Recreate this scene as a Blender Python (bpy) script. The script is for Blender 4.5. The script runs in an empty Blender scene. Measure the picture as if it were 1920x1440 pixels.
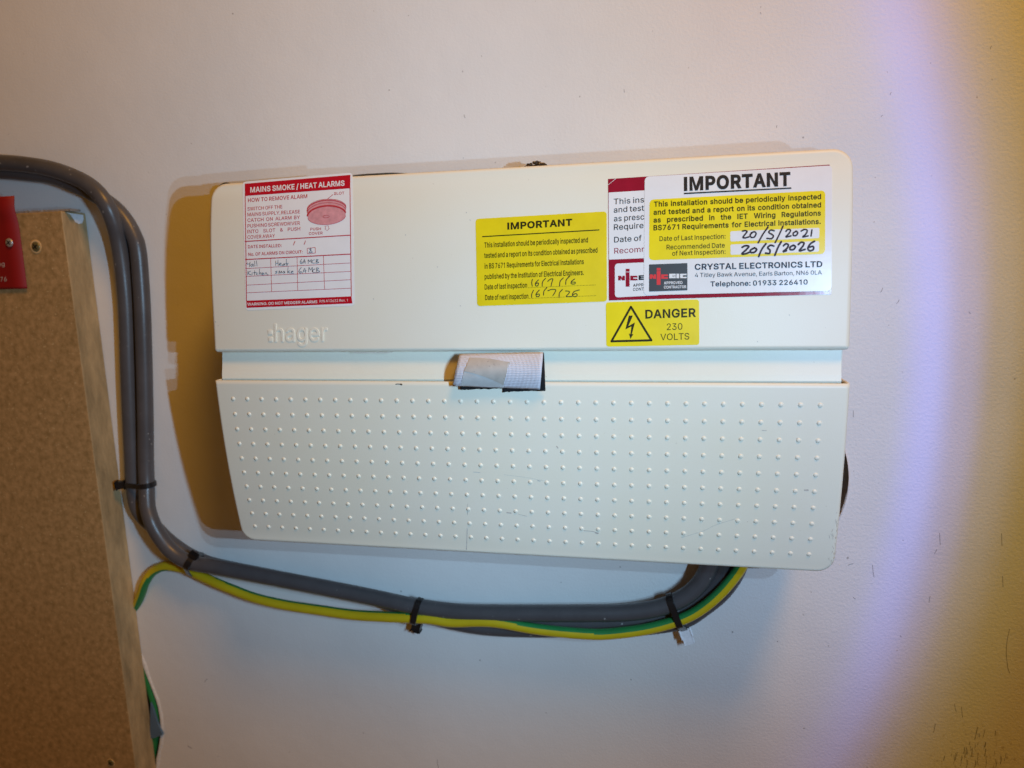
import bpy, bmesh, math, random
import numpy as np
from mathutils import Vector, Matrix
from mathutils.geometry import tessellate_polygon

random.seed(7)
SC = bpy.context.scene
COL = SC.collection
Z0 = 1.5            # eye height above the floor, metres
DC = 0.585          # camera distance from the wall plane (the wall is y = 0, the room is y < 0)
FPX, IW, IH = 1315.0, 1920.0, 1440.0

# ------------------------------------------------------------------ camera
R_ = np.array([0.97985342, 0.19763846, -0.02874562])     # camera right
U_ = np.array([-0.00563616, 0.17123783, 0.9852136])      # camera up
F_ = np.array([-0.19963843, 0.9652029, -0.16890189])     # camera forward
CAMP = np.array([0.0, -DC, Z0])
cam = bpy.data.cameras.new('camera')
cam.sensor_width = 36.0
cam.lens = 36.0 * FPX / IW
cam.clip_start, cam.clip_end = 0.01, 50
cam.dof.use_dof = True
cam.dof.focus_distance = 0.50
cam.dof.aperture_fstop = 6.5
camo = bpy.data.objects.new('camera', cam)
COL.objects.link(camo)
camo.matrix_world = Matrix(((R_[0], U_[0], -F_[0], CAMP[0]), (R_[1], U_[1], -F_[1], CAMP[1]),
                            (R_[2], U_[2], -F_[2], CAMP[2]), (0, 0, 0, 1)))
SC.camera = camo

# ------------------------------------------------------------------ world, exposure
w = bpy.data.worlds.new('World'); SC.world = w; w.use_nodes = True
w.node_tree.nodes['Background'].inputs[0].default_value = (1.0, 0.45, 0.10, 1)
w.node_tree.nodes['Background'].inputs[1].default_value = 0.092
SC.view_settings.view_transform = 'Standard'
SC.view_settings.look = 'None'
SC.view_settings.exposure = 0.12
SC.view_settings.gamma = 1.0
SC.render.engine = 'CYCLES'
SC.cycles.max_bounces = 6

# ------------------------------------------------------------------ lamps
# a hand torch held to the right of the lens (three emitters one above the other), its lens throws
# an even patch with a violet rim and a warm outer edge; a warm ceiling lamp above and to the right
TX = 0.245
def torch(z, power):
    l = bpy.data.lights.new('torch_emitter', 'POINT')
    l.shadow_soft_size = 0.0035
    l.energy = power
    l.use_nodes = True
    nt = l.node_tree; N = nt.nodes; L = nt.links
    em = N['Emission']
    geo = N.new('ShaderNodeNewGeometry')
    sep = N.new('ShaderNodeSeparateXYZ')
    L.new(geo.outputs['Incoming'], sep.inputs[0])
    def m(op, a, b=None, c=None):
        n = N.new('ShaderNodeMath'); n.operation = op
        for i, v in enumerate((a, b, c)):
            if v is None: continue
            if isinstance(v, (int, float)): n.inputs[i].default_value = v
            else: L.new(v, n.inputs[i])
        return n.outputs[0]
    ay = m('MAXIMUM', m('ABSOLUTE', sep.outputs[1]), 0.02)
    sgn = TORCH_SIGN
    u = m('MULTIPLY_ADD', m('DIVIDE', sep.outputs[0], ay), sgn * DC, TX)     # where the ray meets the wall
    v = m('MULTIPLY_ADD', m('DIVIDE', sep.outputs[2], ay), sgn * DC, 0.0)
    v1 = m('ADD', v, 0.10)
    xe = m('MULTIPLY_ADD', m('MULTIPLY', v1, v1), -0.55, 0.206)
    s = m('SUBTRACT', u, xe)
    t = m('MULTIPLY_ADD', s, 2.5, 0.5)                                       # -0.2..0.2 m -> 0..1
    r = N.new('ShaderNodeValToRGB'); L.new(t, r.inputs[0])
    cr = r.color_ramp; cr.interpolation = 'EASE'
    stops = RIM_STOPS
    cr.elements[0].position = stops[0][0]; cr.elements[0].color = (*stops[0][1], 1)
    cr.elements[1].position = stops[-1][0]; cr.elements[1].color = (*stops[-1][1], 1)
    for p, c in stops[1:-1]:
        e = cr.elements.new(p); e.color = (*c, 1)
    # fall-off of the beam away from its centre, and compensation for the slanting path
    st = N.new('ShaderNodeMapRange'); st.interpolation_type = 'SMOOTHSTEP'; L.new(u, st.inputs[0])
    for i_, v_ in ((1, -0.22), (2, 0.09), (3, 1.0), (4, 0.56)): st.inputs[i_].default_value = v_
    s2 = N.new('ShaderNodeMapRange'); s2.interpolation_type = 'SMOOTHSTEP'; L.new(u, s2.inputs[0])
    for i_, v_ in ((1, -0.65), (2, -0.35), (3, 0.78), (4, 1.0)): s2.inputs[i_].default_value = v_
    vr = N.new('ShaderNodeValToRGB'); L.new(m('ADD', v, 0.6), vr.inputs[0])
    ce = vr.color_ramp; ce.interpolation = 'B_SPLINE'
    ce.elements[0].position = BEAM_V[0][0] + .6; ce.elements[0].color = (*[BEAM_V[0][1] / 2] * 3, 1)
    ce.elements[1].position = BEAM_V[-1][0] + .6; ce.elements[1].color = (*[BEAM_V[-1][1] / 2] * 3, 1)
    for p_, g_ in BEAM_V[1:-1]:
        e = ce.elements.new(p_ + .6); e.color = (*[g_ / 2] * 3, 1)
    fall = m('MULTIPLY', m('MULTIPLY', st.outputs[0], s2.outputs[0]), m('MULTIPLY', vr.outputs[0], 2.0))
    L.new(r.outputs[0], em.inputs['Color'])
    L.new(fall, em.inputs['Strength'])
    o = bpy.data.objects.new('torch_emitter', l); COL.objects.link(o)
    o.location = (TX, -DC, Z0 + z)
TORCH_SIGN = 1.0
W_ = (0.41, 0.69, 0.98)
RIM_STOPS = [(0.0, W_), (0.28, (0.40, 0.65, 0.97)), (0.43, (0.38, 0.63, 1.04)), (0.505, (0.38, 0.62, 1.5)),
             (0.565, (0.28, 0.42, 0.78)), (0.62, (0.20, 0.28, 0.30)), (0.70, (0.10, 0.14, 0.07)), (0.82, (0.03, 0.04, 0.02)), (0.95, (0, 0, 0))]
# brightness of the beam along its height (metres on the wall -0.6..0.4, gain)
BEAM_V = [(-0.60, 0.45), (-0.41, 0.80), (-0.345, 1.02), (-0.28, 1.15), (-0.16, 1.08), (0.0, 1.0), (0.25, 1.02), (0.4, 0.9)]
for z, p in ((0.055, 1.0), (0.0, 1.9), (-0.05, 1.0)):
    torch(z, p * 4.1)

wl = bpy.data.lights.new('ceiling_lamp', 'SPOT')
wl.color = (1.0, 0.46, 0.05)
wl.energy = 50
wl.shadow_soft_size = 0.20
wl.spot_size = math.radians(80); wl.spot_blend = 1.0
wo = bpy.data.objects.new('ceiling_lamp', wl); COL.objects.link(wo)
wo.location = (0.42, -0.74, Z0 + 1.25)
wo.rotation_euler = (Vector((-0.2, 0, Z0 + 0.1)) - wo.location).to_track_quat('-Z', 'Y').to_euler()

# ------------------------------------------------------------------ geometry helpers
def ray(px, py):
    return F_ + R_ * ((px - IW / 2) / FPX) + U_ * ((IH / 2 - py) / FPX)
def on_wall(px, py, h=0.0):
    """point h metres in front of the wall"""
    d = ray(px, py); t = (DC - h) / d[1]
    return Vector(CAMP + d * t)
# forward profile (metres in front of the wall) of the moulded covers, against height
_zc = [.060, .052, .0366, .0253, .0177, -.0081, -.0116, -.036, -.0419, -.0610]
_hc = [.0866, .0889, .0918, .0939, .0953, .0976, .0987, .1006, .1004, .1022]
PC = np.polyfit(_zc, _hc, 3)
_zl = [-.083, -.0969, -.109, -.1212, -.1334, -.1455, -.1576, -.1697, -.1817, -.1937, -.2057, -.2150]
_hl = [.1054, .1050, .1042, .1033, .1024, .1012, .0998, .0981, .0962, .0941, .0919, .0900]
PL = np.polyfit(_zl, _hl, 3)
def hc(z):
    z = z - Z0
    if z > 0.056:
        s = np.polyval(np.polyder(PC), 0.056)
        return float(np.polyval(PC, 0.056) + s * (z - 0.056))
    return float(np.polyval(PC, z))
def hl(z): return float(np.polyval(PL, z - Z0))
def surf(px, py, off, fn=hc):
    d = ray(px, py); h = 0.1
    for _ in range(6):
        p = CAMP + d * ((DC - h) / d[1]); h = fn(p[2]) + off
    return Vector(CAMP + d * ((DC - h) / d[1]))

def link(name, me, parent=None, mat=None, smooth=False, kind=None):
    o = bpy.data.objects.new(name, me); COL.objects.link(o)
    if mat:
        for m in (mat if isinstance(mat, (list, tuple)) else [mat]): me.materials.append(m)
    if smooth:
        for p in me.polygons: p.use_smooth = True
    if parent is not None:
        o.parent = parent
        o.matrix_parent_inverse = Matrix.Translation(-parent.location)
    if kind: o['kind'] = kind
    return o
def mesh(name, verts, faces, parent=None, mat=None, smooth=False, kind=None, mats=None):
    me = bpy.data.meshes.new(name); me.from_pydata([tuple(v) for v in verts], [], faces)
    me.update()
    o = link(name, me, parent, mat, smooth, kind)
    if mats is not None: me.polygons.foreach_set('material_index', mats)
    bm = bmesh.new(); bm.from_mesh(me); bmesh.ops.recalc_face_normals(bm, faces=bm.faces); bm.to_mesh(me); bm.free()
    return o
def empty(name, loc):
    o = bpy.data.objects.new(name, None); COL.objects.link(o); o.location = loc
    o.empty_display_size = 0.02
    return o
def tag(o, label, cat=None, group=None):
    o['label'] = label
    if cat: o['category'] = cat
    if group: o['group'] = group
    return o
def box(name, x0, x1, y0, y1, z0, z1, parent=None, mat=None, bev=0.001, seg=2):
    bm = bmesh.new()
    bmesh.ops.create_cube(bm, size=1)
    for v in bm.verts:
        v.co = Vector(((x0 + x1) / 2 + v.co.x * (x1 - x0), (y0 + y1) / 2 + v.co.y * (y1 - y0), (z0 + z1) / 2 + v.co.z * (z1 - z0)))
    if bev: bmesh.ops.bevel(bm, geom=bm.edges[:], offset=bev, segments=seg, affect='EDGES', profile=0.5)
    me = bpy.data.meshes.new(name); bm.to_mesh(me); bm.free()
    return link(name, me, parent, mat)

# ------------------------------------------------------------------ materials
def material(name, col, rough=0.5, var=0.0, vscale=40, bump=0.0, bscale=800, spec=0.5, metal=0.0, col2=None, stretch=None, coat=0.0, speck=None):
    m = bpy.data.materials.new(name); m.use_nodes = True
    nt = m.node_tree; N = nt.nodes; L = nt.links
    b = N['Principled BSDF']
    b.inputs['Base Color'].default_value = (*col, 1)
    b.inputs['Roughness'].default_value = rough
    b.inputs['Specular IOR Level'].default_value = spec
    b.inputs['Metallic'].default_value = metal
    b.inputs['Coat Weight'].default_value = coat
    b.inputs['Coat Roughness'].default_value = 0.092
    tc = N.new('ShaderNodeNewGeometry'); out = tc.outputs['Position']
    if stretch:
        mp = N.new('ShaderNodeMapping'); mp.inputs['Scale'].default_value = stretch
        L.new(out, mp.inputs['Vector']); vec = mp.outputs[0]
    else: vec = out
    last = None
    if var or col2:
        n = N.new('ShaderNodeTexNoise'); n.inputs['Scale'].default_value = vscale; n.inputs['Detail'].default_value = 6
        n.inputs['Roughness'].default_value = 0.6
        L.new(vec, n.inputs['Vector'])
        mr = N.new('ShaderNodeMapRange'); mr.inputs[1].default_value = 0.3; mr.inputs[2].default_value = 0.7
        L.new(n.outputs[0], mr.inputs[0])
        mx = N.new('ShaderNodeMix'); mx.data_type = 'RGBA'
        c2 = col2 or tuple(c * (1 - var) for c in col)
        c1 = col if col2 else tuple(min(1, c * (1 + var)) for c in col)
        mx.inputs[6].default_value = (*c1, 1); mx.inputs[7].default_value = (*c2, 1)
        L.new(mr.outputs[0], mx.inputs[0]); last = mx.outputs[2]
    if speck:                       # (scale, threshold, colour) small specks of dust or fibre
        n = N.new('ShaderNodeTexNoise'); n.inputs['Scale'].default_value = speck[0]; n.inputs['Detail'].default_value = 2
        L.new(vec, n.inputs['Vector'])
        mr = N.new('ShaderNodeMapRange'); mr.inputs[1].default_value = speck[1]; mr.inputs[2].default_value = speck[1] + 0.05
        L.new(n.outputs[0], mr.inputs[0])
        mx = N.new('ShaderNodeMix'); mx.data_type = 'RGBA'
        if last is not None: L.new(last, mx.inputs[6])
        else: mx.inputs[6].default_value = (*col, 1)
        mx.inputs[7].default_value = (*speck[2], 1)
        L.new(mr.outputs[0], mx.inputs[0]); last = mx.outputs[2]
    if last is not None: L.new(last, b.inputs['Base Color'])
    if bump:
        n2 = N.new('ShaderNodeTexNoise'); n2.inputs['Scale'].default_value = bscale; n2.inputs['Detail'].default_value = 4
        L.new(vec, n2.inputs['Vector'])
        bp = N.new('ShaderNodeBump'); bp.inputs['Strength'].default_value = 1.0; bp.inputs['Distance'].default_value = bump
        L.new(n2.outputs[0], bp.inputs['Height']); L.new(bp.outputs[0], b.inputs['Normal'])
    return m

M = {}
M['plastic'] = material('cream_plastic', (0.795, 0.785, 0.680), 0.45, 0, 7, 0.00006, 1300, col2=(0.775, 0.750, 0.605), speck=(420, 0.76, (0.55, 0.51, 0.43)))
M['plastic_in'] = material('cream_plastic_inner', (0.72, 0.735, 0.65), 0.5, 0.02, 25)
M['paper'] = material('sticker_white', (0.80, 0.80, 0.80), 0.30, 0.03, 60, 0.00012, 60)
M['yellow'] = material('sticker_yellow', (0.86, 0.70, 0.005), 0.33, 0.05, 60, 0.00010, 70)
M['yellow2'] = material('sticker_yellow_dull', (0.78, 0.62, 0.005), 0.42, 0.07, 50, 0.00012, 70)
M['black'] = material('print_black', (0.022, 0.022, 0.022), 0.45, spec=0.2)
M['olive'] = material('print_black_on_yellow', (0.028, 0.025, 0.005), 0.45, spec=0.2)
M['navy'] = material('print_slate', (0.03, 0.038, 0.06), 0.45, spec=0.2)
M['red'] = material('print_red', (0.50, 0.004, 0.018), 0.4)
M['redprint'] = material('print_red_fine', (0.50, 0.035, 0.045), 0.45)
M['pink'] = material('print_pink', (0.66, 0.30, 0.32), 0.45, 0.15, 300)
M['maroon'] = material('print_maroon', (0.30, 0.010, 0.030), 0.18, 0.08, 120, 0.00012, 90)
M['brightred'] = material('print_bright_red', (0.72, 0.03, 0.03), 0.4)
M['slate'] = material('print_charcoal', (0.05, 0.053, 0.058), 0.4)
M['pen'] = material('marker_ink', (0.028, 0.014, 0.022), 0.4, spec=0.2)
M['biro'] = material('biro_ink', (0.06, 0.09, 0.13), 0.5)
M['cable'] = material('grey_cable_sheath', (0.074, 0.073, 0.078), 0.36, 0.12, 50, 0.00005, 400, speck=(260, 0.715, (0.32, 0.31, 0.3)))
M['green'] = material('earth_green', (0.02, 0.22, 0.06), 0.4, 0.08, 80)
M['earth'] = material('earth_yellow', (0.60, 0.44, 0.012), 0.38, 0.05, 80)
M['tie'] = material('black_nylon', (0.010, 0.010, 0.011), 0.30)
M['dark'] = material('dark_cable', (0.03, 0.035, 0.035), 0.5)
M['white_tab'] = material('white_paint', (0.78, 0.78, 0.80), 0.5, 0.1, 400)
M['chip'] = material('dirt_brown', (0.10, 0.055, 0.03), 0.8, 0.3, 900)
M['smudge'] = material('grey_scuff', (0.54, 0.50, 0.44), 0.7, 0.25, 900)
M['scratch'] = material('pencil_scratch', (0.44, 0.45, 0.44), 0.7, 0.3, 900)
M['loop'] = material('black_loop_fabric', (0.008, 0.008, 0.010), 0.95, 0.4, 900, 0.0003, 1500)
M['tape'] = material('masking_tape', (0.44, 0.41, 0.37), 0.55, 0.10, 150, 0.0001, 500, speck=(500, 0.70, (0.22, 0.2, 0.2)))
M['tape2'] = material('masking_tape_grey', (0.50, 0.50, 0.49), 0.55, 0.08, 150, 0.0001, 500, speck=(500, 0.70, (0.22, 0.2, 0.2)))
M['mdf'] = material('mdf_face', (0.52, 0.330, 0.145), 0.75, 0, 170, 0.00018, 700, col2=(0.29, 0.185, 0.066), speck=(430, 0.67, (0.60, 0.44, 0.22)))
M['mdf_edge'] = material('mdf_cut_edge', (0.50, 0.355, 0.18), 0.8, 0, 90, 0.0004, 350, col2=(0.24, 0.175, 0.085), stretch=(1, 1, 0.3))
M['sign'] = material('red_sign_plastic', (0.24, 0.001, 0.003), 0.6, 0.06, 60)
M['signtext'] = material('sign_lettering', (0.55, 0.45, 0.42), 0.5)
M['steel'] = material('screw_steel', (0.55, 0.54, 0.52), 0.35, metal=0.6, bump=0.00005, bscale=900)
M['brass'] = material('screw_brass_dark', (0.20, 0.17, 0.07), 0.35, metal=0.4)
M['hole'] = material('countersink_raw', (0.66, 0.44, 0.20), 0.85, 0.15, 300)
M['plaster'] = material('torn_plaster', (0.72, 0.71, 0.68), 0.9, 0.1, 300, 0.0006, 300)
M['cavity'] = material('cavity_timber', (0.34, 0.29, 0.24), 0.8, 0.35, 500, 0.0003, 300, stretch=(1, 1, 4))
M['blue'] = material('blue_plastic', (0.09, 0.16, 0.25), 0.4, 0.1, 100)
M['crumb'] = material('mortar_crumbs', (0.030, 0.020, 0.012), 0.55, 0.4, 700, speck=(330, 0.60, (0.42, 0.28, 0.12)))

# woven white tab fabric: fine ribs
def fabric():
    m = material('woven_white', (0.62, 0.63, 0.70), 0.75, 0.05, 200)
    nt = m.node_tree; N = nt.nodes; L = nt.links; b = N['Principled BSDF']
    g = N.new('ShaderNodeNewGeometry')
    def wave(dr, sc, dist):
        wv = N.new('ShaderNodeTexWave'); wv.wave_type = 'BANDS'; wv.bands_direction = dr
        wv.inputs['Scale'].default_value = sc; wv.inputs['Distortion'].default_value = dist
        wv.inputs['Detail'].default_value = 1
        L.new(g.outputs['Position'], wv.inputs['Vector']); return wv.outputs['Fac']
    a = wave('Z', 260, 2.0); c = wave('X', 330, 0.6)
    mx = N.new('ShaderNodeMath'); mx.operation = 'ADD'; L.new(a, mx.inputs[0]); L.new(c, mx.inputs[1])
    bp = N.new('ShaderNodeBump'); bp.inputs['Distance'].default_value = 0.0002; bp.inputs['Strength'].default_value = 0.9
    L.new(mx.outputs[0], bp.inputs['Height']); L.new(bp.outputs[0], b.inputs['Normal'])
    return m
M['fabric'] = fabric()

# painted wall: roller texture, blotches, scuffs low on the right
def wallmat():
    m = bpy.data.materials.new('painted_wall'); m.use_nodes = True
    nt = m.node_tree; N = nt.nodes; L = nt.links; b = N['Principled BSDF']
    g = N.new('ShaderNodeNewGeometry'); P = g.outputs['Position']
    def noise(sc, det=4, ro=0.55, vec=P):
        n = N.new('ShaderNodeTexNoise'); n.inputs['Scale'].default_value = sc; n.inputs['Detail'].default_value = det
        n.inputs['Roughness'].default_value = ro; L.new(vec, n.inputs['Vector']); return n.outputs[0]
    def mrange(v, a, c, d=0.0, e=1.0):
        n = N.new('ShaderNodeMapRange'); n.inputs[1].default_value = a; n.inputs[2].default_value = c
        n.inputs[3].default_value = d; n.inputs[4].default_value = e; L.new(v, n.inputs[0]); return n.outputs[0]
    def mix(f, a, c):
        n = N.new('ShaderNodeMix'); n.data_type = 'RGBA'
        if isinstance(f, float): n.inputs[0].default_value = f
        else: L.new(f, n.inputs[0])
        for i, v in ((6, a), (7, c)):
            if isinstance(v, tuple): n.inputs[i].default_value = (*v, 1)
            else: L.new(v, n.inputs[i])
        return n.outputs[2]
    def mul(a, c):
        n = N.new('ShaderNodeMath'); n.operation = 'MULTIPLY'
        for i, v in ((0, a), (1, c)):
            if isinstance(v, float): n.inputs[i].default_value = v
            else: L.new(v, n.inputs[i])
        return n.outputs[0]
    c = mix(mrange(noise(9, 3), .35, .65), (0.79, 0.785, 0.765), (0.75, 0.75, 0.735))
    # tiny dark specks and short hair-like marks
    c = mix(mul(mrange(noise(190, 1), .765, .80), 0.6), c, (0.20, 0.18, 0.16))
    # rubbed dirty patch low on the right
    sep = N.new('ShaderNodeSeparateXYZ'); L.new(P, sep.inputs[0])
    mx_ = mul(mrange(sep.outputs[0], 0.205, 0.25), mrange(sep.outputs[2], Z0 - 0.372, Z0 - 0.412))
    mp = N.new('ShaderNodeMapping'); mp.inputs['Scale'].default_value = (1.6, 1, 0.5); mp.inputs['Rotation'].default_value = (0, 0.25, 0)
    L.new(P, mp.inputs['Vector'])
    c = mix(mul(mx_, mrange(noise(190, 5, .7, mp.outputs[0]), .57, .64)), c, (0.50, 0.45, 0.39))
    L.new(c, b.inputs['Base Color'])
    b.inputs['Roughness'].default_value = 0.6; b.inputs['Specular IOR Level'].default_value = 0.3
    amp = mrange(sep.outputs[0], -0.10, 0.22, 0.35, 1.3)
    h = N.new('ShaderNodeMath'); h.operation = 'ADD'
    L.new(mul(mul(noise(420, 4, .6), amp), 1.0), h.inputs[0]); L.new(mul(noise(28, 2), 1.1), h.inputs[1])
    bp = N.new('ShaderNodeBump'); bp.inputs['Strength'].default_value = 1.0; bp.inputs['Distance'].default_value = 0.00048
    L.new(h.outputs[0], bp.inputs['Height']); L.new(bp.outputs[0], b.inputs['Normal'])
    return m
M['wall'] = wallmat()

# ------------------------------------------------------------------ tubes, ribbons, print
def catmull(pts, n=10):
    P = [np.array(p, float) for p in pts]; P = [2 * P[0] - P[1]] + P + [2 * P[-1] - P[-2]]
    out = []
    for i in range(1, len(P) - 2):
        a, b, c, d = P[i - 1:i + 3]
        for k in range(n):
            t = k / n
            out.append(0.5 * (2 * b + (c - a) * t + (2 * a - 5 * b + 4 * c - d) * t * t + (3 * b - a - 3 * c + d) * t ** 3))
    out.append(P[-2]); return out
def tube(name, path, r, parent=None, mat=None, seg=20, phase=None, half=62):
    """path: list of (x,y,z[,phase])"""
    V = []; Fc = []; mi = []
    n = len(path)
    for i, p in enumerate(path):
        a = path[max(0, i - 1)]; b = path[min(n - 1, i + 1)]
        t = Vector(b[:3]) - Vector(a[:3]); t.normalize()
        F = Vector((0, -1, 0)); F = (F - t * F.dot(t)).normalized(); S = F.cross(t)
        for k in range(seg):
            th = 2 * math.pi * k / seg
            V.append(Vector(p[:3]) + (F * math.cos(th) + S * math.sin(th)) * r)
    for i in range(n - 1):
        for k in range(seg):
            k2 = (k + 1) % seg
            Fc.append((i * seg + k, i * seg + k2, (i + 1) * seg + k2, (i + 1) * seg + k))
            if phase is not None:
                th = 360 * (k + .5) / seg
                d = (th - path[i][3] + 180) % 360 - 180
                mi.append(1 if abs(d) < half else 0)
    Fc.append(tuple(range(seg))[::-1]); Fc.append(tuple((n - 1) * seg + k for k in range(seg)))
    if phase is not None: mi += [0, 0]
    return mesh(name, V, Fc, parent, mat, smooth=True, mats=mi if phase is not None else None)

def rows_quad(c, r, nrow=10):
    """rounded-corner quad in picture-plane rows: list of (left, right) 2-D points"""
    TL, TR, BR, BL = [np.array(p, float) for p in c]
    Hh = (np.linalg.norm(TL - BL) + np.linalg.norm(TR - BR)) / 2; Ww = (np.linalg.norm(TL - TR) + np.linalg.norm(BL - BR)) / 2
    vs = []
    if r > 0:
        for k in range(6):
            a = math.pi / 2 * k / 5; vs.append((r * (1 - math.cos(a)) / Hh, r * (1 - math.sin(a)) / Ww))
    else: vs.append((0, 0))
    top = list(vs)
    mid = [(vs[-1][0] + (1 - 2 * vs[-1][0]) * k / nrow, 0.0) for k in range(1, nrow)]
    bot = [(1 - a, b) for a, b in reversed(top)]
    out = []
    for v, ins in top + mid + bot:
        Lp = TL + (BL - TL) * v; Rp = TR + (BR - TR) * v
        out.append((Lp + (Rp - Lp) * ins, Rp + (Lp - Rp) * ins))
    return out
class Print:
    """flat shapes laid on a curved surface, joined into one mesh"""
    def __init__(s, fn, off): s.V = []; s.F = []; s.fn = fn; s.off = off
    def add(s, pts, faces, off=None):
        b = len(s.V)
        for p in pts: s.V.append(surf(p[0], p[1], s.off if off is None else off, s.fn))
        s.F += [tuple(b + i for i in f) for f in faces]
    def quad(s, c, r=0, nrow=8):
        rw = rows_quad(c, r, nrow); pts = [p for a in rw for p in a]
        s.add(pts, [(2 * i, 2 * i + 1, 2 * i + 3, 2 * i + 2) for i in range(len(rw) - 1)])
    def poly(s, pts):
        tr = tessellate_polygon([[Vector((p[0], p[1], 0)) for p in pts]])
        s.add(pts, [tuple(t) for t in tr])
    def line(s, a, b, wd):
        a = np.array(a, float); b = np.array(b, float); d = b - a; d /= np.linalg.norm(d); n = np.array([-d[1], d[0]]) * wd / 2
        k = max(1, int(np.linalg.norm(b - a) / 30)); pts = []
        for i in range(k + 1):
            q = a + (b - a) * i / k; pts += [q - n, q + n]
        s.add(pts, [(2 * i, 2 * i + 1, 2 * i + 3, 2 * i + 2) for i in range(k)])
    def stroke(s, pts, wd, smooth=True):
        P = catmull(pts, 5) if smooth and len(pts) > 2 else [np.array(p, float) for p in pts]
        L_ = []
        for i, p in enumerate(P):
            a = P[max(0, i - 1)]; b = P[min(len(P) - 1, i + 1)]; d = b - a; d = d / (np.linalg.norm(d) + 1e-9)
            n = np.array([-d[1], d[0]]) * wd / 2; L_ += [p - n, p + n]
        s.add(L_, [(2 * i, 2 * i + 1, 2 * i + 3, 2 * i + 2) for i in range(len(P) - 1)])
        for e in (P[0], P[-1]):
            s.add([e + np.array([math.cos(k * math.pi / 4), math.sin(k * math.pi / 4)]) * wd / 2 for k in range(8)], [tuple(range(8))])
    def text(s, body, p0, p1, cap, bold=0.0, up=(-0.02, -1), just=None):
        p0 = np.array(p0, float); p1 = np.array(p1, float); up = np.array(up, float); ln = np.linalg.norm(p1 - p0); d = (p1 - p0) / ln
        words = body.split() if just else [body]
        G = [glyphs(wd, bold) for wd in words]
        if just:
            tot = sum(g[2] for g in G); sx = min(just * cap / .509, (ln - .30 * cap * (len(G) - 1)) / tot); gap = (ln - tot * sx) / max(1, len(G) - 1)
        else: sx = ln / G[0][2]; gap = 0
        x = 0
        for vs, fs, wdt in G:
            s.add([p0 + d * (x + v[0] * sx) + up * (v[1] * cap / .509) for v in vs], fs)
            x += wdt * sx + gap
    def build(s, name, parent, mat):
        return mesh(name, s.V, s.F, parent, mat)
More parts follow.
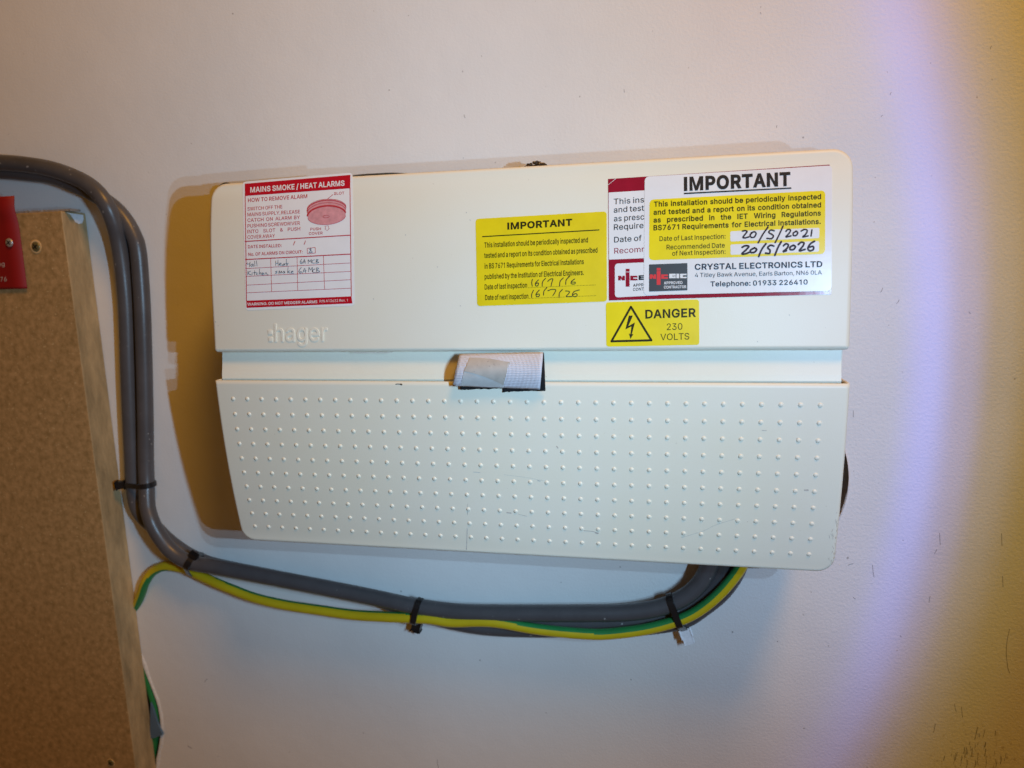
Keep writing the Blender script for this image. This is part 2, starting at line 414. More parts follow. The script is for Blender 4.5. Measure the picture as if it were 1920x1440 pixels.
# plain grotesque letter outlines (x y pairs per loop, 509 = capital height), advance width first
FONT = {
'&': (448, '54 62 78 34 110 12 150 -2 197 -7 234 -3 271 7 305 23 329 43 364 0 438 0 367 87 397 144 405 180 408 224 349 224 346 186 336 151 328 134 220 265 256 293 291 325 315 362 324 404 320 433 308 459 290 482 266 499 235 510 200 513 165 510 134 499 109 481 91 458 79 430 75 398 78 370 87 344 102 319 137 276 85 235 47 189 37 163 34 133 39 96|145 431 168 453 201 461 226 457 245 445 258 427 262 405 260 389 246 363 183 313 145 363 137 399|109 87 100 108 97 131 100 154 110 174 128 195 175 231 292 87 278 75 251 59 223 50 193 46 166 49 143 57 124 70'),
',': (188, '68 71 38 -119 84 -119 137 71'),
'.': (188, '50 41 53 24 63 9 78 -1 95 -4 113 -1 128 9 138 24 141 41 138 59 128 73 113 83 95 87 78 83 63 73 53 59'),
'/': (249, '235 533 178 533 14 -76 71 -76'),
'0': (453, '53 178 69 113 95 62 130 24 174 1 227 -7 279 1 323 24 359 62 384 113 400 178 405 254 400 330 384 395 358 447 323 484 279 508 227 516 174 508 130 484 95 447 69 395 53 330 48 254|123 144 113 194 109 254 113 314 123 365 140 405 163 435 192 453 227 460 261 453 290 435 313 405 330 365 340 314 344 254 340 194 330 144 313 103 290 74 261 56 227 50 192 56 163 74 140 103'),
'1': (420, '276 0 276 509 218 509 90 427 90 362 212 440 212 0'),
'2': (453, '130 390 139 413 153 433 172 447 196 457 224 460 250 457 273 449 293 436 308 419 317 397 320 371 311 327 282 282 64 47 64 0 389 0 389 57 153 57 153 60 267 180 336 259 371 318 378 345 381 372 376 411 361 445 337 474 306 497 268 511 225 516 182 511 143 496 111 473 86 442 71 405 66 362 127 362'),
'3': (453, '98 30 133 10 173 -3 218 -7 266 -2 309 12 344 36 370 66 387 103 393 145 387 186 371 222 344 253 308 276 264 288 221 289 372 461 372 509 70 509 70 452 288 452 157 299 157 248 242 244 275 234 299 217 316 196 326 172 329 145 325 116 315 93 297 74 275 61 248 53 219 50 191 52 165 59 144 71 126 87 115 107 109 132 44 132 52 91 70 57'),
'4': (453, '40 158 40 105 282 105 282 0 343 0 343 105 413 105 413 163 343 163 343 318 282 318 282 163 109 163 311 509 247 509'),
'5': (453, '83 60 108 32 140 11 178 -2 221 -7 268 -1 309 15 343 41 369 76 385 117 391 163 388 199 379 231 364 260 345 285 321 306 294 321 263 330 229 334 178 325 136 301 151 452 366 452 366 509 96 509 67 253 128 246 167 268 218 277 248 273 275 262 297 244 314 221 324 193 328 162 324 131 314 104 298 82 276 64 250 53 221 50 196 52 173 60 154 73 138 89 127 108 122 130 60 130 66 93'),
'6': (453, '84 74 109 40 142 15 182 -1 226 -7 271 -2 310 14 343 39 368 73 384 112 389 157 384 201 370 240 346 271 316 295 278 309 235 314 196 307 173 293 322 509 252 509 102 285 80 239 68 199 64 162 69 115|138 102 128 128 125 158 128 188 138 214 153 235 174 252 198 262 226 265 254 262 279 251 299 235 314 213 324 187 327 157 324 128 314 101 299 79 279 63 254 52 226 48 198 52 174 63 153 79'),
'7': (453, '165 0 391 449 391 509 62 509 62 452 323 452 97 0'),
'9': (453, '83 269 106 237 137 214 175 199 218 195 257 202 279 216 130 0 200 0 350 224 373 270 385 309 389 347 384 393 368 434 343 468 310 494 271 510 226 516 182 510 143 494 110 469 85 436 69 397 64 352 68 307|138 295 129 322 125 352 129 381 138 407 154 429 174 446 199 457 226 460 254 457 279 446 299 429 314 407 324 381 327 350 324 321 314 295 299 273 279 257 254 247 226 243 199 247 174 257 154 274'),
':': (188, '50 316 53 299 63 284 78 274 95 271 113 274 128 284 138 299 141 316 138 334 128 349 113 359 95 362 78 359 63 349 53 334|50 41 53 24 63 9 78 -1 95 -4 113 -1 128 9 138 24 141 41 138 59 128 73 113 83 95 87 78 83 63 73 53 59'),
'A': (480, '16 0 85 0 135 142 346 142 395 0 463 0 276 509 201 509|155 199 191 302 239 457 326 199'),
'B': (456, '60 509 60 0 247 0 301 4 344 18 377 39 400 67 413 100 418 136 414 173 402 203 385 227 363 245 339 257 315 262 315 267 336 275 373 301 387 320 395 344 398 374 394 410 381 442 359 469 329 491 289 504 241 509|125 285 125 452 240 452 283 446 313 429 330 403 336 372 333 348 323 326 308 309 288 296 265 288|125 57 125 231 248 231 279 228 306 218 327 203 342 184 352 161 355 137 349 105 330 80 296 63 245 57'),
'C': (510, '48 179 70 115 104 63 150 25 205 1 267 -7 305 -4 341 5 373 19 402 38 428 62 448 91 463 124 473 160 408 160 389 114 357 81 315 60 267 53 223 59 184 76 151 105 125 145 109 194 103 254 109 314 125 364 150 403 184 432 223 450 267 456 315 449 357 428 389 395 408 348 473 348 463 385 448 418 427 447 402 471 373 490 340 504 305 513 267 516 205 508 150 484 104 445 70 393 48 329 40 254'),
'D': (502, '60 509 60 0 219 0 291 8 351 31 398 68 433 119 455 181 462 255 455 329 433 391 399 441 353 478 294 501 225 509|318 81 272 63 215 57 125 57 125 452 221 452 275 446 320 428 354 399 379 361 394 312 399 255 394 198 379 149 354 110'),
'E': (419, '125 57 125 229 355 229 355 286 125 286 125 452 372 452 372 509 60 509 60 0 375 0 375 57'),
'F': (410, '125 0 125 221 346 221 346 278 125 278 125 452 369 452 369 509 60 509 60 0'),
'G': (520, '47 179 69 116 104 64 149 25 205 1 269 -7 326 0 377 19 419 50 451 91 471 141 478 200 478 256 283 256 283 199 415 199 410 160 396 123 374 93 345 71 309 57 269 53 224 59 184 76 151 105 125 145 109 194 103 254 109 314 125 364 150 404 183 432 222 450 265 456 315 448 356 427 387 393 408 349 474 349 465 384 449 416 429 445 403 469 374 489 340 504 304 513 265 516 203 508 149 484 103 445 69 393 47 329 40 254'),
'H': (517, '60 0 125 0 125 232 392 232 392 0 457 0 457 509 392 509 392 289 125 289 125 509 60 509'),
'I': (190, '62 509 62 0 128 0 128 509'),
'K': (467, '60 0 125 0 125 167 198 245 372 0 449 0 243 289 448 509 364 509 212 344 125 241 125 509 60 509'),
'L': (393, '60 509 60 0 361 0 361 57 125 57 125 509'),
'M': (628, '60 509 60 0 122 0 119 438 286 0 342 0 456 291 507 439 504 0 568 0 568 509 476 509 352 187 314 71 152 509'),
'N': (523, '125 0 125 291 120 433 387 0 463 0 463 509 399 509 399 195 404 76 136 509 60 509 60 0'),
'O': (533, '48 179 70 115 105 63 150 25 205 1 267 -7 329 1 384 25 429 63 464 115 486 179 493 254 486 329 464 393 429 445 384 484 329 508 267 516 205 508 150 484 105 445 70 393 48 329 40 254|125 144 109 194 103 254 109 314 125 364 151 404 184 433 223 450 267 456 310 450 349 433 383 404 408 365 425 314 430 254 425 194 408 144 383 105 349 76 310 59 267 53 223 59 184 76 151 105'),
'P': (445, '60 509 60 0 125 0 125 186 235 186 289 191 332 207 366 233 390 265 404 304 409 348 404 391 390 430 366 462 332 487 289 503 235 509|297 256 269 246 233 242 125 242 125 452 232 452 268 449 297 439 318 423 333 402 342 376 344 348 342 319 333 294 318 272'),
'R': (449, '60 509 60 0 125 0 125 198 246 199 353 0 428 0 313 211 333 217 367 240 390 271 405 309 409 352 405 395 390 433 367 465 333 489 290 504 236 509|319 281 298 267 269 258 125 256 125 452 269 449 298 440 319 425 334 405 342 380 345 352 342 324 334 300'),
'S': (447, '64 60 91 31 128 9 172 -4 224 -9 278 -4 323 11 360 34 386 64 403 99 408 139 405 171 395 198 379 220 359 238 312 264 169 308 131 334 119 352 115 376 118 398 129 418 145 435 167 448 194 456 225 459 267 453 302 437 326 412 337 378 401 378 394 415 377 449 351 476 316 498 275 511 227 516 180 511 138 498 102 476 75 448 58 413 52 372 60 326 86 289 128 260 296 205 332 179 342 161 346 139 341 114 329 92 311 74 286 60 257 52 224 49 194 52 166 59 142 71 123 88 110 110 104 137 38 137 46 96'),
'T': (449, '32 509 32 452 193 452 193 0 257 0 257 452 417 452 417 509'),
'U': (517, '60 509 60 173 66 124 85 80 114 43 154 15 203 -2 259 -8 315 -2 363 15 403 43 433 80 451 124 457 173 457 509 393 509 393 178 389 144 377 113 357 87 331 68 298 56 259 52 220 56 187 68 160 87 141 113 128 144 124 178 124 509'),
'V': (480, '395 509 290 206 241 51 84 509 16 509 204 0 278 0 463 509'),
'W': (686, '155 0 230 0 318 323 342 439 455 0 530 0 670 509 603 509 523 196 492 59 380 509 306 509 224 196 193 57 82 509 16 509'),
'X': (474, '18 0 91 0 182 129 237 220 382 0 456 0 276 263 446 509 374 509 298 400 237 301 104 509 29 509 200 260'),
'Y': (472, '16 509 203 208 203 0 268 0 268 208 455 509 381 509 280 344 238 258 222 292 91 509'),
'Z': (438, '42 46 42 0 399 0 399 57 112 54 397 462 397 509 40 509 40 452 326 454'),
'a': (389, '35 73 48 45 68 22 94 5 126 -5 160 -9 190 -6 215 1 252 25 272 52 277 52 277 0 337 0 337 251 333 290 322 320 306 343 286 360 239 379 194 384 133 375 104 364 79 346 57 322 41 291 100 274 107 288 132 313 171 329 220 329 240 322 256 311 267 297 273 279 273 243 265 235 100 203 58 179 43 161 34 138 30 108|94 87 92 105 95 124 103 139 134 159 276 190 272 115 263 93 248 74 228 59 202 49 149 47 130 52 102 72'),
'b': (424, '53 0 112 0 112 59 118 59 138 31 172 4 198 -5 229 -8 274 -2 313 16 346 45 370 84 385 133 390 189 385 245 370 293 345 332 313 361 274 378 229 384 197 381 171 373 152 360 118 319 114 319 114 509 53 509|125 115 116 150 113 189 116 229 125 263 140 291 161 312 188 325 220 330 253 325 280 311 301 290 316 261 325 227 328 189 325 151 316 117 301 88 279 66 253 51 220 47 188 51 162 65 140 86'),
'c': (396, '34 187 40 133 56 85 82 46 117 16 159 -2 207 -8 261 -1 306 21 341 56 363 102 304 117 292 89 271 66 243 52 207 46 173 51 145 66 124 89 108 117 99 151 96 187 99 224 108 258 124 287 145 310 173 325 207 330 226 329 257 319 281 301 303 262 362 277 340 322 305 356 260 377 207 384 159 378 117 360 82 330 56 291 40 243'),
'd': (424, '39 133 55 84 79 45 111 16 151 -2 195 -8 227 -5 252 4 272 17 307 59 313 59 313 0 372 0 372 509 311 509 311 319 306 319 287 346 253 373 228 381 196 384 151 378 112 361 79 332 55 293 39 245 34 189|109 117 99 151 96 189 99 227 108 261 124 290 145 311 172 325 205 330 237 325 263 312 284 291 300 263 309 229 312 189 309 150 299 115 284 86 263 65 236 51 205 47 172 51 145 66 124 88'),
'e': (404, '34 187 40 132 56 85 82 46 117 16 161 -2 212 -8 249 -5 283 4 311 19 335 39 353 63 365 91 306 105 285 73 254 53 212 46 179 50 151 61 128 80 110 106 100 139 97 169 371 169 368 242 357 282 341 315 319 341 294 361 266 374 236 382 205 384 157 378 115 359 81 329 55 290 39 242|98 221 99 241 109 270 125 294 146 313 173 326 205 330 237 326 263 314 283 294 298 269 307 237 308 221'),
'f': (254, '195 474 227 468 243 521 161 527 135 519 113 505 96 486 84 461 81 432 81 379 6 379 6 327 81 327 81 0 142 0 142 327 228 327 228 379 142 379 142 419 145 443 154 460 171 470'),
'g': (425, '101 -41 51 -69 82 -110 105 -127 134 -140 168 -148 207 -151 251 -147 291 -136 324 -117 350 -90 367 -54 372 -9 372 379 313 379 313 319 308 319 288 346 253 373 228 382 196 384 152 378 112 361 80 332 55 293 39 246 34 191 39 136 55 90 80 53 113 27 152 10 195 5 227 8 252 16 272 28 306 68 311 68 311 -6 304 -47 282 -75 249 -92 207 -97 178 -95 136 -78|109 123 99 155 96 193 99 229 109 262 124 290 145 312 172 325 205 330 237 325 264 312 285 291 300 264 309 231 312 193 309 154 300 121 285 95 264 75 237 63 205 59 172 63 145 76 124 96'),
'h': (410, '53 509 53 0 114 0 114 227 117 257 126 283 141 303 161 317 184 326 210 329 246 323 273 304 290 275 296 235 296 0 357 0 357 240 353 285 341 321 321 349 295 369 264 380 227 384 187 379 152 362 124 332 114 312 114 509'),
'i': (167, '53 379 53 0 114 0 114 379|67 446 84 443 100 446 114 455 123 468 126 483 123 499 114 512 100 521 84 524 67 521 54 512 44 499 41 483 44 468 54 455'),
'k': (381, '53 0 114 0 114 141 154 178 294 0 372 0 201 216 360 379 284 379 121 212 114 212 114 509 53 509'),
'l': (167, '53 509 53 0 114 0 114 509'),
'm': (610, '132 346 118 323 112 306 112 379 53 379 53 0 114 0 114 238 117 266 126 289 140 307 158 320 178 328 199 330 229 326 253 311 269 288 274 260 274 0 335 0 338 270 345 290 358 307 374 320 395 328 419 330 447 326 473 313 490 289 496 254 496 0 557 0 557 255 553 296 541 328 522 354 497 372 468 383 437 386 407 383 381 375 357 361 337 343 322 321 317 308 309 331 287 361 257 380 219 386 195 384 172 376 151 363'),
'n': (410, '114 0 114 227 117 257 126 283 141 303 161 317 184 326 210 329 246 323 273 304 290 275 296 235 296 0 357 0 357 240 353 285 341 321 321 349 295 369 264 380 227 384 187 379 152 362 124 332 112 307 112 379 53 379 53 0'),
'o': (415, '40 133 56 85 82 46 117 16 159 -2 207 -8 256 -2 299 16 333 46 359 85 376 133 381 187 376 243 359 291 333 330 299 360 256 378 207 384 159 378 117 360 82 330 56 291 40 243 34 187|108 117 99 151 96 187 99 224 108 258 124 287 145 310 173 325 207 330 242 325 270 310 292 287 307 258 316 224 319 187 316 151 307 117 292 89 270 66 242 51 207 46 173 51 145 66 124 89'),
'p': (424, '112 319 112 379 53 379 53 -143 114 -143 114 59 118 59 138 31 173 4 198 -5 229 -8 274 -2 313 16 346 45 370 84 385 133 390 189 385 245 370 293 345 332 313 361 274 378 229 384 197 381 171 373 152 360 118 319|125 115 116 150 113 189 116 229 125 263 140 291 161 312 188 325 220 330 253 325 280 311 301 290 316 261 325 227 328 189 325 151 316 117 301 88 279 66 253 51 220 47 188 51 162 65 140 86'),
'q': (424, '39 133 55 84 79 45 111 16 151 -2 195 -8 227 -5 252 4 272 17 306 59 311 59 311 -143 372 -143 372 379 313 379 313 319 307 319 287 346 253 373 228 381 196 384 151 378 112 361 79 332 55 293 39 245 34 189|109 117 99 151 96 189 99 227 108 261 124 290 145 311 172 325 205 330 237 325 263 312 284 291 300 263 309 229 312 189 309 150 299 115 284 86 263 65 236 51 205 47 172 51 145 66 124 88'),
'r': (259, '112 321 112 379 53 379 53 0 114 0 114 237 117 262 126 284 140 301 159 315 182 323 207 326 243 322 243 384 181 380 152 367 130 347 115 321'),
's': (365, '62 38 84 18 112 3 145 -5 182 -8 223 -5 260 6 290 24 312 47 326 75 331 107 325 142 306 171 275 194 144 232 124 243 112 258 109 277 114 299 131 317 156 329 187 333 219 328 243 316 258 298 268 277 324 290 314 316 299 339 279 358 254 372 223 381 187 384 149 381 115 370 87 354 65 332 51 305 47 274 53 237 72 208 104 186 237 147 254 136 265 121 268 103 262 81 244 62 217 50 181 45 150 49 124 60 105 79 94 107 36 94 45 63'),
't': (227, '213 2 202 54 150 53 136 61 128 76 127 327 204 327 204 379 126 379 126 471 65 471 65 379 6 379 6 327 65 327 65 93 72 52 92 21 125 2 168 -4'),
'u': (410, '53 379 53 139 57 95 69 59 89 31 115 11 146 -1 182 -5 222 0 257 17 286 47 298 73 298 0 357 0 357 379 296 379 296 153 293 122 283 97 268 77 249 62 226 53 200 50 164 56 137 75 119 105 114 144 114 379'),
'v': (389, '226 0 371 379 305 379 224 155 194 55 84 379 17 379 163 0'),
'w': (567, '23 379 138 0 199 0 284 312 368 0 429 0 545 379 480 379 434 214 396 63 316 379 252 379 206 214 170 61 87 379'),
'x': (379, '21 0 91 0 148 85 190 156 287 0 358 0 224 192 352 379 282 379 233 306 190 233 100 379 29 379 155 195'),
'y': (389, '117 -143 139 -136 159 -124 177 -107 191 -85 371 379 305 379 224 155 194 55 84 379 17 379 163 -1 151 -36 130 -74 118 -84 104 -89 61 -86 47 -139'),
}
CAP = 509.0
_G = {}
def glyphs(body, bold):
    """vertices, faces, width; bold strokes get an outward border"""
    k = (body, bold)
    if k in _G: return _G[k]
    vs, fs, x = [], [], 0.0
    bw = bold * 760
    for ch in body:
        if ch == ' ': x += 150; continue
        adv, lo = FONT[ch]
        loops = []
        for l in lo.split('|'):
            n = [int(t) for t in l.split()]
            loops.append([(n[i] + x, n[i + 1]) for i in range(0, len(n), 2)])
        base = len(vs)
        area = lambda l: sum(l[i - 1][0] * l[i][1] - l[i][0] * l[i - 1][1] for i in range(len(l)))
        outs = [l for l in loops if area(l) > 0]; rest = [l for l in loops if area(l) <= 0]; order = []
        for ol in outs:
            ys = [p[1] for p in ol]; g = [ol] + [h for h in rest if min(ys) < h[0][1] < max(ys)]
            tr = tessellate_polygon([[Vector((p[0], p[1], 0)) for p in l] for l in g])
            o2 = len(vs); vs += [p for l in g for p in l]; fs += [tuple(o2 + i for i in t) for t in tr]; order += g
        loops = order
        if bw > 0:
            q = base
            for l in loops:
                m = len(l); o = len(vs)
                for i in range(m):
                    a, b, c = l[i - 1], l[i], l[(i + 1) % m]
                    d1 = np.array([b[1] - a[1], a[0] - b[0]], float); d2 = np.array([c[1] - b[1], b[0] - c[0]], float)
                    d1 /= np.linalg.norm(d1) + 1e-9; d2 /= np.linalg.norm(d2) + 1e-9
                    nn = d1 + d2; ln = np.linalg.norm(nn)
                    nn = nn / ln * min(1.6, 2 / max(ln, .5)) if ln > 1e-6 else d1
                    vs.append((b[0] + nn[0] * bw, b[1] + nn[1] * bw))
                for i in range(m): fs.append((q + i, q + (i + 1) % m, o + (i + 1) % m, o + i))
                q += m
        x += adv + 1.3 * bw
    x0 = min(v[0] for v in vs); x1 = max(v[0] for v in vs)
    vs = [((v[0] - x0) / 1000, v[1] / 1000) for v in vs]
    _G[k] = (vs, fs, (x1 - x0) / 1000); return _G[k]

# ------------------------------------------------------------------ the wall
def wz(px, py): p = on_wall(px, py); return (p.x, p.z)
hx, hz = wz(1591, 903)
RH = 0.075
hole_r = [(hx - RH + RH * math.cos(a) * (1 + 0.006 * math.sin(7 * a)), hz + RH * math.sin(a) * 1.05) for a in np.linspace(0, 2 * math.pi, 57)[:-1]]
edge_px = [(262, 1225), (268, 1243), (275, 1262), (282, 1280), (288, 1295), (294, 1311), (298, 1325), (301, 1342), (303, 1360),
           (303, 1375), (301, 1392), (298, 1408), (295, 1422), (294, 1440), (293, 1460)]
hole_l = [wz(*p) for p in edge_px]
hole_l = hole_l[::-1] + [(-0.575, hole_l[0][1]), (-0.60, hole_l[-1][1] + 0.05), (-0.60, hole_l[-1][1])]
outer = [(-2.2, Z0 - 1.5), (2.2, Z0 - 1.5), (2.2, Z0 + 1.1), (-2.2, Z0 + 1.1)]
loops = [outer, hole_r, hole_l]
flat = [p for l in loops for p in l]
tris = tessellate_polygon([[Vector((p[0], p[1], 0)) for p in l] for l in loops])
V = [(p[0], 0, p[1]) for p in flat]; Fc = [tuple(t) for t in tris]
wall = mesh('wall', V, Fc, None, M['wall'], kind='structure')
for f in wall.data.polygons:
    if f.normal.y > 0: f.flip()
for nm, lp, dp, mt in (('cable_hole_edge', hole_r, 0.045, M['cavity']), ('broken_hole_edge', hole_l, 0.013, M['plaster'])):
    n = len(lp)
    V = [(p[0], 0, p[1]) for p in lp] + [(p[0], dp, p[1]) for p in lp]
    mesh(nm, V, [(i, (i + 1) % n, n + (i + 1) % n, n + i) for i in range(n)] + [tuple(range(n, 2 * n))], wall, mt)
# raised pale rims of filler round both holes
def rim(name, pts, wd, ht, mat, parent):
    V = []; Fc = []
    n = len(pts)
    for i, p in enumerate(pts):
        a = np.array(pts[max(0, i - 1)]); b = np.array(pts[min(n - 1, i + 1)]); d = b - a; d = d / np.linalg.norm(d); nn = np.array([d[1], -d[0]])
        w_ = wd * random.uniform(.6, 1.25)
        for k, (o_, h_) in enumerate(((-.1, 0.001), (0.15, ht), (0.6, ht * .7), (1.0, -0.0003))):
            q = np.array(p) + nn * w_ * o_; V.append((q[0], -h_, q[1]))
    for i in range(n - 1):
        for k in range(3): Fc.append((4 * i + k, 4 * i + k + 1, 4 * i + 5 + k, 4 * i + 4 + k))
    return mesh(name, V, Fc, parent, mat, smooth=True)
rim('torn_paper_edge', [wz(*p) for p in edge_px][::-1], 0.0040, 0.0012, M['plaster'], wall)
rim('filler_edge', [p for p in hole_r if p[0] > hx - RH * 0.6 and abs(p[1] - hz) < RH * .8][::1] and
    [(hx - RH + RH * math.cos(a), hz + RH * math.sin(a) * 1.05) for a in np.linspace(-0.9, 0.9, 26)], 0.0018, 0.0004, M['wall'], wall)
# hairs and scratches on the paint
pr = Print(lambda z: 0.0, 0.00015)
for a, b in (((1893, 1180), (1887, 1215)), ((1887, 1215), (1889, 1245)), ((1889, 1245), (1893, 1262)),):
    pr.stroke([a, ((a[0] + b[0]) / 2 - 1, (a[1] + b[1]) / 2), b], 0.9)
for x, y, dx, dy in ((1857, 92, 2, -6), (1669, 178, 2, -5), (1652, 219, 3, -3), (1456, 239, 1, -4), (1426, 23, 1, 3), (1170, 168, 1, 5),
                     (1655, 540, -4, 8), (1686, 562, -5, 7), (1817, 585, 3, 3), (1762, 1000, 1, 22), (1756, 1030, -4, 8), (1636, 1060, 3, 22),
                     (1742, 1130, 2, -12), (1790, 1320, 3, 14), (1803, 1325, 2, 20), (870, 215, 2, 6), (384, 1279, 5, -6), (352, 1398, 8, 5), (1878, 1000, 1, 24),
                     (1880, 1080, 1, 20), (1590, 1060, 10, -3), (1600, 770, 0, 12), (820, 1425, 2, 14), (1600, 1120, 4, 3), (1688, 1192, 2, 2)):
    pr.stroke([(x, y), (x + dx * .4, y + dy * .6), (x + dx, y + dy)], 0.8)
for k in range(38):
    x = random.gauss(1825, 30); y = random.uniform(1372, 1440); l = random.uniform(4, 16)
    pr.stroke([(x, y), (x + l * .12, y - l * .5), (x + l * .3 * random.random(), y - l)], random.uniform(.5, 1.3))
pr.build('scuff_marks', wall, material('scuff', (0.26, 0.24, 0.22), 0.8, 0.2, 600))['kind'] = 'stuff'

# ------------------------------------------------------------------ consumer unit
unit = empty('consumer_unit', (-0.106, 0, Z0 - 0.21))
tag(unit, 'cream plastic fuse box on the wall with warning stickers and a dotted lower lid', 'fuse box')
XL, XR = -0.3352, 0.1232
def shell(name, x0, x1, zt, zb, fn, rt, rb, roll, back, closed_top, parent, mat, lo=0.0):
    """moulded cover: front follows fn(z), rolled edges, sides back to depth `back`"""
    def outline(ins):
        a0, a1 = x0 + ins, x1 - ins; t, b = zt - (ins if closed_top else 0), zb + ins
        Rt, Rb = max(rt - ins, 0.0005), max(rb - ins, 0.0005)
        out = []
        N_ = 7
        if closed_top:
            for k in range(N_):
                a = math.pi / 2 * k / (N_ - 1); out.append((Rt * (1 - math.sin(a)), t - Rt * (1 - math.cos(a))))
        else: out.append((0, t))
        zs0 = out[-1][1]; zs1 = b + Rb
        for k in range(1, 40): out.append((0, zs0 + (zs1 - zs0) * k / 40))
        for k in range(N_):
            a = math.pi / 2 * k / (N_ - 1); out.append((Rb * (1 - math.cos(a)), b + Rb * (1 - math.sin(a))))
        return [((a0 + i, z), (a1 - i, z)) for i, z in out]
    rings = []
    K = 6
    for k in range(K + 1):
        a = math.pi / 2 * k / K
        rings.append((roll * (1 - math.sin(a)), roll * (1 - math.cos(a))))
    V = []; Fc = []; idx = []
    zref = outline(roll)
    for ins, dn in rings:
        o = outline(ins); ids = []
        for j, (l, r) in enumerate(o):
            h = fn(zref[j][0][1]) - dn
            V.append((l[0], -h, l[1])); V.append((r[0], -h, r[1])); ids.append((len(V) - 2, len(V) - 1))
        idx.append(ids)
    o = outline(0); ids = []
    for l, r in o:
        V.append((l[0], -back, l[1])); V.append((r[0], -back, r[1])); ids.append((len(V) - 2, len(V) - 1))
    idx.append(ids)
    n = len(o)
    for j in range(n - 1):
        a, b = idx[0][j], idx[0][j + 1]; Fc.append((a[0], a[1], b[1], b[0]))
    for k in range(len(idx) - 1):
        A, B = idx[k], idx[k + 1]
        for j in range(n - 1):
            for s in (0, 1): Fc.append((A[j][s], A[j + 1][s], B[j + 1][s], B[j][s]))
        Fc.append((A[-1][0], A[-1][1], B[-1][1], B[-1][0]))
        if closed_top: Fc.append((A[0][0], A[0][1], B[0][1], B[0][0]))
    ob = mesh(name, V, Fc, parent, mat, smooth=True)
    return ob
zt = surf(1000, 317, 0).z
cover = shell('upper_cover', XL, XR, Z0 + 0.0668, Z0 - 0.0612, hc, 0.0125, 0.0028, 0.0030, 0.012, True, unit, M['plastic'])
sol = cover.modifiers.new('thickness', 'SOLIDIFY'); sol.thickness = 0.0022; sol.offset = -1
lid = shell('lower_lid', XL, XR + 0.0006, Z0 - 0.0826, Z0 - 0.2200, hl, 0.001, 0.0120, 0.0030, 0.030, False, unit, M['plastic'])
sol = lid.modifiers.new('thickness', 'SOLIDIFY'); sol.thickness = 0.0019; sol.offset = -1
strip_p = mesh('recessed_strip', *(lambda zs: ([(x, -h, z) for z, h in zs for x in (-0.3322, 0.1196)],
      [(2 * i, 2 * i + 1, 2 * i + 3, 2 * i + 2) for i in range(len(zs) - 1)]))(
      [(Z0 - 0.045, 0.05), (Z0 - 0.045, 0.0945), (Z0 - 0.060, 0.0950), (Z0 - 0.070, 0.0965), (Z0 - 0.078, 0.0982), (Z0 - 0.0820, 0.0988), (Z0 - 0.0834, 0.0983), (Z0 - 0.0838, 0.0905), (Z0 - 0.0838, 0.05)]), unit, M['plastic'])
box('side_flange', 0.1203, 0.1222, -0.088, -0.02, Z0 - 0.084, Z0 - 0.05, unit, M['plastic_in'], 0.0004)
box('back_box', -0.322, 0.112, -0.078, -0.0002, Z0 - 0.206, Z0 + 0.052, unit, M['plastic_in'], 0.004)
# raised dots moulded in the lid
V = []; Fc = []
zz = -0.0969
rowz = [zz]
for j in range(9):
    sl = np.polyval(np.polyder(PL), rowz[-1]); rowz.append(rowz[-1] - 0.01218 / math.sqrt(1 + sl * sl))
for z in rowz:
    sl = np.polyval(np.polyder(PL), z); nrm = Vector((0, -1, -sl)).normalized()     # outward
    tz = Vector((0, -sl, 1)).normalized(); tx = Vector((1, 0, 0))
    for i in range(36):
        c = Vector((-0.32035 + i * 0.0121824, -hl(Z0 + z), Z0 + z)); b = len(V)
        for (rr, hh) in ((0.0018, -0.0002), (0.0015, 0.00032), (0.0010, 0.00062), (0.0005, 0.00076)):
            for k in range(10):
                a = 2 * math.pi * k / 10; V.append(c + tx * rr * math.cos(a) + tz * rr * math.sin(a) + nrm * hh)
        V.append(c + nrm * 0.0008)
        for q in range(3):
            for k in range(10): Fc.append((b + q * 10 + k, b + q * 10 + (k + 1) % 10, b + q * 10 + 10 + (k + 1) % 10, b + q * 10 + 10 + k))
        for k in range(10): Fc.append((b + 30 + k, b + 30 + (k + 1) % 10, b + 40))
mesh('raised_dots', V, Fc, lid, M['plastic'], smooth=True, kind='stuff')

